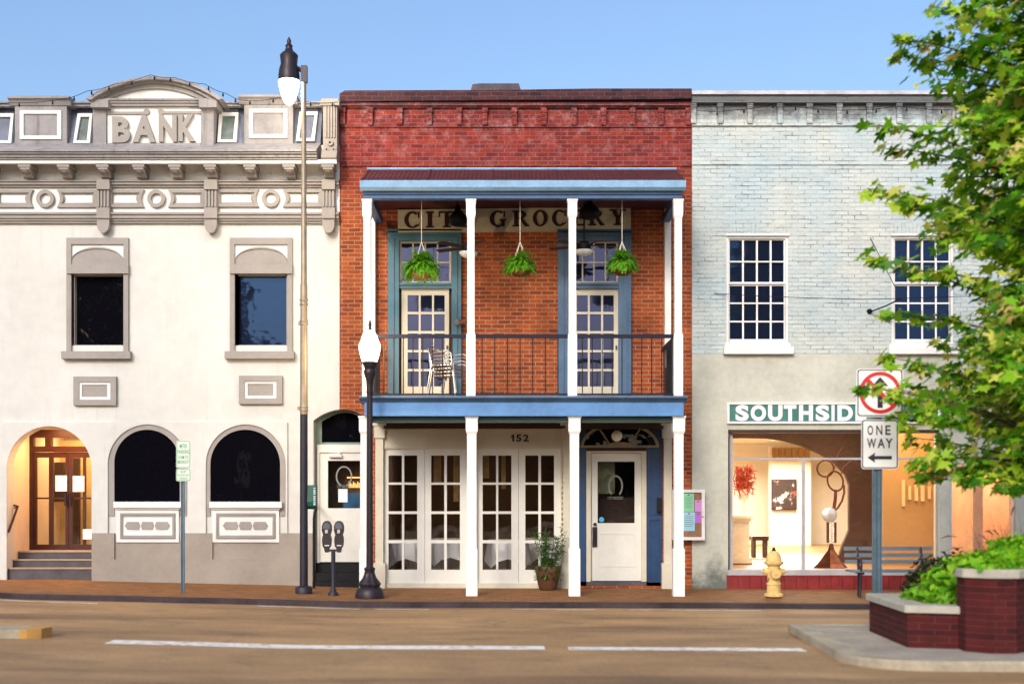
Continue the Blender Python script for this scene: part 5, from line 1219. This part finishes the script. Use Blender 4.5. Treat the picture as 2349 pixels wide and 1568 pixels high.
m_=MB(); m_.tube([(xh,y-.08,zb+.38),(xh,y-.14,zb+.38)],.075,16); m_.tube([(xh,y-.14,zb+.38),(xh,y-.165,zb+.38)],.082,8); m_.tube([(xh,y-.165,zb+.38),(xh,y-.195,zb+.38)],.022,5); m_.build('pumper_nozzle',M['hydrant'],t)
MB().lathe([(.115,0),(.115,.02)],xh,y,zb,20).build('foot',M['black'],t)
# bench
y=-1.7; xb0,xb1=X(1945,y),X(2150,y); zb=g(6); t=thing('park_bench','grey blue slatted bench with dark iron frames before the gallery window','bench',((xb0+xb1)/2,y,zb))
m_=MB()
for i in range(4): m_.box(xb0+.02,xb1-.02,y-.22+i*.115,y-.12+i*.115,zb+.40,zb+.43)
m_.build('seat',M['bench'],t)
m_=MB()
for z_,yy in ((.73,.33),(.625,.30),(.52,.27)): m_.box(xb0,xb1,y+yy-.1,y+yy-.075,zb+z_,zb+z_+.06)
m_.build('backrest',M['bench'],t)
for xx in (xb0+.18,xb1-.22):
    m_=MB()
    m_.tube([(xx-.05,y-.2,zb),(xx-.03,y-.17,zb+.2),(xx-.03,y-.2,zb+.395)],.025,6); m_.tube([(xx+.05,y+.22,zb),(xx+.04,y+.17,zb+.2),(xx+.03,y+.14,zb+.42),(xx+.03,y+.25,zb+.78)],.024,6)
    m_.tube([(xx,y-.24,zb+.385),(xx,y+.2,zb+.385)],.022,6); m_.tube([(xx-.03,y-.2,zb+.40),(xx-.03,y-.24,zb+.52),(xx-.03,y-.2,zb+.60),(xx,y-.0,zb+.62),(xx+.03,y+.16,zb+.60)],.02,6)
    m_.build('iron_frame',M['iron'],t,smooth=60)
# traffic sign post on island
y=-6.8; xs_=X(2013,y); t=thing('sign_post','blue grey perforated post carrying a no through symbol and a ONE WAY sign','traffic sign',(xs_,y,-.004))
m_=MB(); m_.box(xs_-.055,xs_-.042,y,y+.04,-.0,Z(850,y)); m_.box(xs_+.042,xs_+.055,y,y+.04,0,Z(850,y)); m_.box(xs_-.042,xs_+.042,y+.03,y+.042,0,Z(850,y)); m_.build('post',M['usteel'],t)
m_=MB()
for i in range(90):
    z_=.1+i*.03
    if z_<Z(860,y): m_.box(xs_-.006,xs_+.006,y+.026,y+.030,z_,z_+.014)
m_.build('post_holes',M['black'],t)
def ppl(mb,pts,holes=[],y0=0,y1=0): mb.pprism(pts,holes,y0,y1)
m_=MB(); m_.pprism(rr(1965,2072,845,956,7),[],y-.012,y-.006); s1=m_.build('sign_plate',M['signwhite'],t); s1['label']='square plate with arrow in red prohibition ring'
c0_,c1_=2019,900
m_=MB(); m_.pprism(rr(1967,2070,847,954,6),[rr(1969.5,2067.5,849.5,951.5,5)],y-.0135,y-.012)
m_.pprism([(c0_-6,935),(c0_+6,935),(c0_+6,885),(c0_+19,885),(c0_,864),(c0_-19,885),(c0_-6,885)],[],y-.0135,y-.012); m_.build('arrow',M['signblack'],s1)
m_=MB(); m_.pprism(arc(c0_,c1_,48,48,0,355,60),[arc(c0_,c1_,39.5,39.5,0,355,60)],y-.016,y-.012)
d=28; e=3.3; m_.pprism([(c0_-d-e,c1_-d+e),(c0_-d+e,c1_-d-e),(c0_+d+e,c1_+d-e),(c0_+d-e,c1_+d+e)],[],y-.0155,y-.012); m_.build('prohibition_ring',M['signred'],s1)
m_=MB(); m_.pprism(rr(1976,2061,961,1075,6),[],y-.012,y-.006); s2=m_.build('sign_plate',M['signwhite'],t); s2['label']='white plate reading ONE WAY with arrow to the left'
m_=MB(); m_.pprism(rr(1977.5,2059.5,962.5,1073.5,5.4),[rr(1980,2057,965,1071,4.4)],y-.0135,y-.012)
m_.ptext('O',1990,2003,975,997,y-.0135,y-.012,.02); m_.ptext('N',2010,2024,975,997,y-.0135,y-.012,.02); m_.ptext('E',2031,2043,975,997,y-.0135,y-.012,.02)
m_.ptext('W',1989,2010,1005,1027,y-.0135,y-.012,.02); m_.ptext('A',2013,2030,1005,1027,y-.0135,y-.012,.02); m_.ptext('Y',2031,2048,1005,1027,y-.0135,y-.012,.02)
m_.pprism([(1990,1049),(2008,1037),(2006,1045),(2046,1045),(2046,1053),(2006,1053),(2008,1061)],[],y-.0135,y-.012); m_.build('lettering',M['signblack'],s2)
# planters
def planter(name,label,outer,inner,h,caph,ov):
    x=sum(p[0] for p in outer)/len(outer); yy=sum(p[1] for p in outer)/len(outer)
    t=thing(name,label,'planter',(x,yy,0)); n=len(outer)
    m_=MB(); m_.add(ring(outer,-.02)+ring(outer,h-caph)+ring(inner,h-caph)+ring(inner,h-.12),[(i+k*n,(i+1)%n+k*n,(i+1)%n+(k+1)*n,i+(k+1)*n) for k in range(3) for i in range(n)]); m_.build('brick_wall',M['planterbrick'],t,recalc=False)
    def off(poly,d):
        res=[]
        for i,p in enumerate(poly):
            a=Vector(poly[i-1]); b=Vector(p); c=Vector(poly[(i+1)%n]); d1=(b-a).normalized(); d2=(c-b).normalized()
            n1=Vector((d1.y,-d1.x)); n2=Vector((d2.y,-d2.x)); bis=(n1+n2).normalized(); k=d/max(.3,bis.dot(n1)); res.append((b.x+bis.x*k,b.y+bis.y*k))
        return res
    o2=off(outer,ov); i2=off(inner,-.02)
    m_=MB(); m_.add(ring(o2,h-caph+.001)+ring(o2,h-.012)+ring(off(outer,ov-.012),h)+ring(i2,h)+ring(i2,h-caph+.001),[(i+k*n,(i+1)%n+k*n,(i+1)%n+((k+1)%5)*n,i+((k+1)%5)*n) for k in range(5) for i in range(n)]); m_.build('cap',M['caps'],t)
    m_=MB(); m_.v=ring([(a,b) for a,b in i2],h-.09); m_.f=[tuple(range(n))]; m_.build('soil',M['soil'],t)
    return t
lowo=[(4.05,-8.9),(4.62,-9.08),(5.3,-8.6),(7.5,-8.6),(7.5,-7.15),(4.12,-7.25)]
lowi=[(4.27,-8.72),(4.6,-8.84),(5.3,-8.38),(7.3,-8.38),(7.3,-7.37),(4.33,-7.45)]
planter('low_planter','low dark brick planter with concrete cap on the corner island',lowo,lowi,.43,.075,.035)
pc_=(4.83,-9.12); ro_=.335
octo=[(pc_[0]+ro_*math.cos(R(22.5+45*i)),pc_[1]+ro_*math.sin(R(22.5+45*i))) for i in range(8)]; octi=[(pc_[0]+(ro_-.12)*math.cos(R(22.5+45*i)),pc_[1]+(ro_-.12)*math.sin(R(22.5+45*i))) for i in range(8)]
planter('tall_planter','taller eight sided brick planter pier with concrete cap at the right',octo,octi,.82,.085,.035)
# vines
def heart(mb,p,nrm,s,rnd):
    nrm=nrm.normalized(); a=nrm.cross(Vector((rnd.uniform(-1,1),rnd.uniform(-1,1),-1.2))); a=a.normalized() if a.length>.01 else Vector((1,0,0)); b=nrm.cross(a)
    if b.z>0: b=-b; 
    pts=((0,.0),(.35,-.3),(.62,-.05),(.5,.4),(0,1.0),(-.5,.4),(-.62,-.05),(-.35,-.3))
    mb.add([p+a*u*s+b*v*s+nrm*(abs(u)*.12*s) for u,v in pts],[tuple(range(8))])
M['vine']=leafmat('lime_vine',[(.10,.34,.015),(.22,.52,.015),(.36,.64,.03)],trans=.4,os=3)
def mound(mb,c,rx,ry,rz,n,s,rnd,zmin=None):
    for i in range(n):
        a=rnd.uniform(0,6.283); e=math.asin(rnd.uniform(-.25,1)); k=rnd.uniform(.72,1.08)
        bump_=1+.18*math.sin(a*5+e*4)+.1*math.sin(a*11)
        d=Vector((math.cos(a)*math.cos(e),math.sin(a)*math.cos(e),math.sin(e)))
        p=Vector((c[0]+d.x*rx*k*bump_,c[1]+d.y*ry*k*bump_,c[2]+d.z*rz*k*bump_))
        if zmin is not None and p.z<zmin: p.z=zmin+rnd.uniform(0,.05)
        nn=Vector((d.x/rx,d.y/ry,d.z/rz)).normalized()*.8+Vector((rnd.gauss(0,.45),rnd.gauss(0,.45),rnd.gauss(.25,.35)))
        heart(mb,p,nn,s*rnd.uniform(.7,1.25),rnd)
rnd=random.Random(11); m_=MB()
for c,rx,ry,rz,n in (((4.75,-8.25,.46),.42,.40,.20,700),((5.2,-8.3,.55),.5,.4,.24,700),((4.55,-7.9,.42),.22,.3,.12,260),((5.0,-8.75,.50),.3,.22,.14,260),((4.95,-7.9,.62),.4,.3,.2,400),((5.45,-8.2,.66),.4,.4,.3,500)): mound(m_,c,rx,ry,rz,n,.065,rnd,.42)
o=m_.build('sweet_potato_vine',M['vine'],None,loc=(4.75,-8.25,.34)); tag(o,'lime green trailing vine filling and spilling over the low planter','plant')
m_=MB()
for c,rx,ry,rz,n in (((4.80,-9.1,.86),.29,.27,.12,380),((5.12,-9.0,.90),.3,.28,.22,500),((5.35,-9.0,.72),.22,.2,.30,380)): mound(m_,c,rx,ry,rz,n,.065,rnd)
o=m_.build('sweet_potato_vine',M['vine'],None,loc=(4.83,-9.12,.74)); tag(o,'lime green trailing vine spilling from the top of the tall planter pier','plant')
# dark shrub + ornamental grass
rnd=random.Random(13); m_=MB()
for c,rx,ry,rz,n in (((5.1,-7.65,.68),.55,.25,.25,520),((4.7,-7.6,.52),.3,.2,.18,200)): mound(m_,c,rx,ry,rz,n,.05,rnd,.42)
o=m_.build('dark_shrub',leafmat('dark_purple_leaf',[(.012,.022,.008),(.03,.05,.012),(.03,.012,.015)]),None,loc=(5.1,-7.65,.34)); tag(o,'low dark purple green shrub behind the lime vine','shrub')
t=thing('ornamental_grass','clump of dark arching fountain grass behind the planter at right','ornamental grass',(5.62,-7.7,.34)); m_=MB(); pl_=MB()
for i in range(620):
    a=rnd.uniform(0,6.283); l_=rnd.uniform(.6,1.15); lean=rnd.uniform(.1,.75); b=Vector((5.62+rnd.gauss(0,.09),-7.7+rnd.gauss(0,.09),.34)); d=Vector((math.cos(a)*lean,math.sin(a)*lean,1)).normalized(); s=Vector((-math.sin(a),math.cos(a),0)); p=b.copy(); pts=[]
    for k in range(7): pts.append(p.copy()); p=p+d*l_/6; d=(d+Vector((math.cos(a)*.10,math.sin(a)*.10,-.20*lean*1.4))).normalized()
    vs=[]
    for k,q in enumerate(pts): w=.006*(1-k/6.5); vs+=[q-s*w,q+s*w]
    m_.add(vs,[(2*k,2*k+1,2*k+3,2*k+2) for k in range(6)])
    if i%22==0: pl_.tube([pts[-1],pts[-1]+d*.12,pts[-1]+d*.22-Vector((0,0,.04))],[.006,.012,.003],5)
m_.build('blades',leafmat('grass_dark',[(.015,.012,.01),(.04,.045,.012),(.07,.03,.02)],trans=.2),t); pl_.build('plumes',paint('plume',(.30,.17,.12),.9),t)

# ------------------------------------------------------------------ maple tree
MAPLE=[(0,-.12),(.30,-.30),(.62,-.22),(.36,.02),(.92,.28),(.80,.36),(.90,.55),(.36,.36),(.30,.62),(.14,.60),(0,1.02),(-.14,.60),(-.30,.62),(-.36,.36),(-.90,.55),(-.80,.36),(-.92,.28),(-.36,.02),(-.62,-.22),(-.30,-.30)]
def mleaf(mb,p,nrm,s,rnd,shape=MAPLE):
    nrm=nrm.normalized(); r_=Vector((rnd.gauss(0,.6),rnd.gauss(0,.6),-1)); b=(r_-nrm*r_.dot(nrm)); b=b.normalized() if b.length>.01 else Vector((1,0,0)); a=nrm.cross(b)
    mb.add([p+a*u*s+b*v*s for u,v in shape],[tuple(range(len(shape)))])
M['bark']=paint('maple_bark',(.10,.08,.06),.9,var=.25,scale=8,bd=.02,bs=25)
M['maple']=leafmat('maple_leaf',[(.02,.11,.006),(.08,.29,.012),(.22,.50,.018),(.44,.62,.04),(.68,.70,.14)],orange=(.80,.60,.27),os=1.5,trans=.4)
LB=[(-160,2300),(-60,2200),(0,2170),(60,2090),(130,2080),(200,2140),(280,2080),(350,2090),(420,2125),(480,2115),(540,2090),(600,2090),(680,2130),(750,2090),(830,2060),(900,2030),(960,2060),(1030,2085),(1075,2150),(1100,2290),(1125,2500)]
def lb(q):
    for (a,b),(c,d) in zip(LB,LB[1:]):
        if q<=c: return b+(d-b)*(q-a)/(c-a)
    return LB[-1][1]
def maple(name,label,cx,cy,zbase,tips,nrand,radius,zlo,zhi,leafs,leafn,seed,mat,group=None,clip=None,shape=MAPLE):
    rnd=random.Random(seed); t=thing(name,label,'tree',(cx,cy,zbase),group)
    tr=MB(); cr=MB()
    top=zhi-.6
    tp=[(cx+.05*math.sin(k*1.3),cy+.05*math.cos(k*1.7),zbase+(top-zbase)*k/8) for k in range(9)]
    tr.tube(tp,[.13*(1-.095*k) for k in range(9)],10)
    T=list(tips)
    for i in range(nrand):
        z=zlo+(zhi-zlo)*rnd.random(); Rr=radius(z)
        if Rr<=.1: continue
        a=rnd.uniform(0,6.283); k=math.sqrt(rnd.uniform(.12,1)); x=cx+math.cos(a)*Rr*k*.93; yy=cy+math.sin(a)*Rr*k*.93
        if clip and x>clip and rnd.random()<.7: continue
        T.append((x,yy,z,1.0))
    for (x,yy,z,dens) in T:
        tip=Vector((x,yy,z)); hd=math.hypot(x-cx,yy-cy); zs=max(zbase+1.3,min(top,z-hd*.35+rnd.uniform(-.2,.2))); st=Vector((cx,cy,zs)); mid=st.lerp(tip,.55)+Vector((0,0,.12*hd+rnd.uniform(-.1,.1)))
        pts=[]
        for k in range(7):
            u=k/6; pts.append(st*(1-u)**2+mid*2*u*(1-u)+tip*u*u)
        tr.tube(pts,[max(.004,(.028 if hd>1 else .02)*(1-u*.9/6)) for u in range(7)],5,False)
        dirv=(tip-mid).normalized()
        for k in range(int(leafn*dens)):
            u=rnd.random()**.7*(.62 if dens<1 else .8)+ (.38 if dens<1 else .2); q=st*(1-u)**2+mid*2*u*(1-u)+tip*u*u
            sp_=(.075 if dens<1 else .20)*(1.15-.6*u); q=q+Vector((rnd.gauss(0,sp_),rnd.gauss(0,sp_),rnd.gauss(-.02,sp_*.75)))
            out_=Vector((q.x-cx,q.y-cy,0)); out_=out_.normalized() if out_.length>.01 else Vector((1,0,0))
            nn=out_*.5+Vector((rnd.gauss(0,.5),rnd.gauss(0,.5),.75+rnd.gauss(0,.35)))
            mleaf(cr,q,nn,leafs*rnd.uniform(.55,1.35),rnd,shape)
    tr.build('trunk',M['bark'],t,smooth=60); cr.build('crown',mat,t)
    return t
tcx,tcy=6.75,-7.7
def trad(z):
    q=HZ-(z-CZ)*F/14.3; return tcx-X(lb(q),tcy) if q<1125 else 0
def tipat(p,q,y,d): return (X(p,y),y,Z(q,y),d)
tips=[tipat(1992,283,-8.0,.7),(X(1990,-7.8),-7.8,Z(432,-7.8),.7),tipat(1972,583,-7.9,.6),tipat(1962,888,-7.95,.7),tipat(2030,720,-7.4,.6),tipat(2085,1060,-8.2,.9),tipat(2058,85,-7.9,.8),tipat(2050,130,-7.6,.7),tipat(2130,15,-7.8,.9),tipat(2110,1090,-7.9,.9),tipat(2200,1100,-8.4,.9),tipat(2020,815,-8.1,.9),tipat(2060,950,-8.2,.9),tipat(2020,340,-7.6,.6),tipat(2060,460,-8.3,.8),tipat(2070,620,-8.2,.9),tipat(2290,1118,-8.3,.9)]
maple('maple_tree','leafy green maple with orange tinged tips rising behind the brick planter at right',tcx,tcy,.3,tips,450,trad,1.75,8.4,.105,92,42,M['maple'],clip=6.2)

# ------------------------------------------------------------------ across the street (behind the viewer; added to shape the window reflections)
t=thing('building','long low dark brick building added behind the viewer for window reflections','building',(0,-52,-.1))
m_=MB(); m_.box(-70,70,-60,-52,-.2,5.2); m_.box(-19,-8,-60,-51.8,5.2,10.5); m_.box(-70,-20,-60,-52.1,5.2,9); m_.build('wall',paint('far_brick',(.10,.06,.045),.9),t)
m_=MB()
for i in range(30):
    m_.box(-66+i*4.5,-64.4+i*4.5,-51.99,-51.9,1.2,3.4)
m_.build('window',M['gd'],t)
SQ=[(0,-.6),(.5,0),(0,.9),(-.5,0)]
M['farleaf']=leafmat('far_leaf',[(.003,.010,.002),(.008,.02,.004)],trans=.0)  # near black so the reflected crowns stay dark
for i,(x,h_,r_,lab) in enumerate(((-21.5,17,5.5,'dark broad tree added across the street, darkens the left bank window'),(-14.6,13.6,2.4,'dark slim tree across the street before the brick building'),(9,11.5,2.8,'dark tree added across the street opposite the gallery'),(16.5,13,3.6,'dark tall tree added across the street opposite the gallery window'),(28,14,5,'dark broad tree added across the street, far right'))):
    def rad(z,r_=r_,h_=h_): 
        u=(z-1.8)/(h_-1.8); return r_*math.sqrt(max(0,1-(2*u-.9)**2*.8))
    maple('reflection_tree',lab,x,-44,-.1,[],420 if r_>4.9 else 150,rad,2,h_,.46 if r_>4.9 else .32,26,60+i,M['farleaf'],'trees added across the street for window reflections',shape=SQ)

# ------------------------------------------------------------------ light
def area(name,loc,rot,sx,sy,e,col):
    l=bpy.data.lights.new(name,'AREA'); l.shape='RECTANGLE'; l.size=sx; l.size_y=sy; l.energy=e; l.color=col
    o=bpy.data.objects.new(name,l); COL.objects.link(o); o.location=loc; o.rotation_euler=rot; return o
area('entry_ceiling_light',((X(15)+X(235))/2,.65,Z(974)),(0,0,0),.9,.35,42,(1,.52,.22))
area('lobby_light',((X(15)+X(235))/2,2.0,Z(974)),(0,0,0),1.2,.6,34,(1,.68,.34))
area('gallery_light',(X(1780,5),4.2,3.0),(0,0,0),2.4,2.2,260,(1,.86,.68))
area('gallery_back_light',(X(1790,9),9.8,3.0),(R(-12),0,0),3,2.5,800,(1,.88,.72))
area('gallery_front_light',(X(1860,1.3),1.3,3.0),(0,0,0),2.8,.8,75,(1,.80,.56))
area('gallery_right_light',(X(2090,.9),.85,3.0),(R(10),0,0),1.0,.5,40,(1,.72,.4))
area('shop_right_light',(X(2270,1.0),1.0,3.0),(R(8),0,0),1.2,.9,110,(1,.72,.5))
area('dining_fill',(X(1080,3),3,2.7),(0,0,0),1.5,1.0,18,(1,.6,.3))  # unseen fill added for a faint warmth behind the french doors
SUN_EL,SUN_AZ=27,-18     # azimuth from -Y (behind the viewer), positive towards +X
sun=bpy.data.lights.new('sun','SUN'); sun.energy=1.4; sun.angle=R(14); sun.color=(1,.89,.74)
so=bpy.data.objects.new('sun',sun); COL.objects.link(so); so.rotation_euler=(R(90-SUN_EL),0,R(SUN_AZ))
w=bpy.data.worlds.new('World'); bpy.context.scene.world=w; w.use_nodes=True; nt=w.node_tree
bg=nt.nodes['Background']; sky=nt.nodes.new('ShaderNodeTexSky'); sky.sky_type='NISHITA'; sky.sun_disc=False
sky.sun_elevation=R(SUN_EL); sky.sun_rotation=R(180-SUN_AZ); sky.air_density=1.15; sky.dust_density=4.0; sky.ozone_density=4
mx=nt.nodes.new('ShaderNodeMix'); mx.data_type='RGBA'; mx.blend_type='MULTIPLY'; mx.inputs[0].default_value=1; mx.inputs[7].default_value=(1.26,1.24,1.26,1)
L(nt,sky.outputs[0],mx.inputs[6]); L(nt,mx.outputs[2],bg.inputs[0]); bg.inputs[1].default_value=.15
# ------------------------------------------------------------------ camera
cam=bpy.data.cameras.new('camera'); co=bpy.data.objects.new('camera',cam); COL.objects.link(co); bpy.context.scene.camera=co
co.location=(0,-CD,CZ); co.rotation_euler=(R(90),0,0); cam.sensor_width=36; cam.lens=F/2349*36; cam.shift_y=(HZ-784)/2349; cam.clip_end=2000
cam.dof.use_dof=True; cam.dof.focus_distance=21.5; cam.dof.aperture_fstop=.72
for o in bpy.data.objects:
    if '_w' in o: del o['_w']
sc=bpy.context.scene; sc.view_settings.view_transform='Standard'; sc.view_settings.look='None'; sc.view_settings.exposure=.33; sc.view_settings.gamma=1
sc.cycles.max_bounces=8; sc.cycles.transparent_max_bounces=16; sc.cycles.sample_clamp_indirect=4
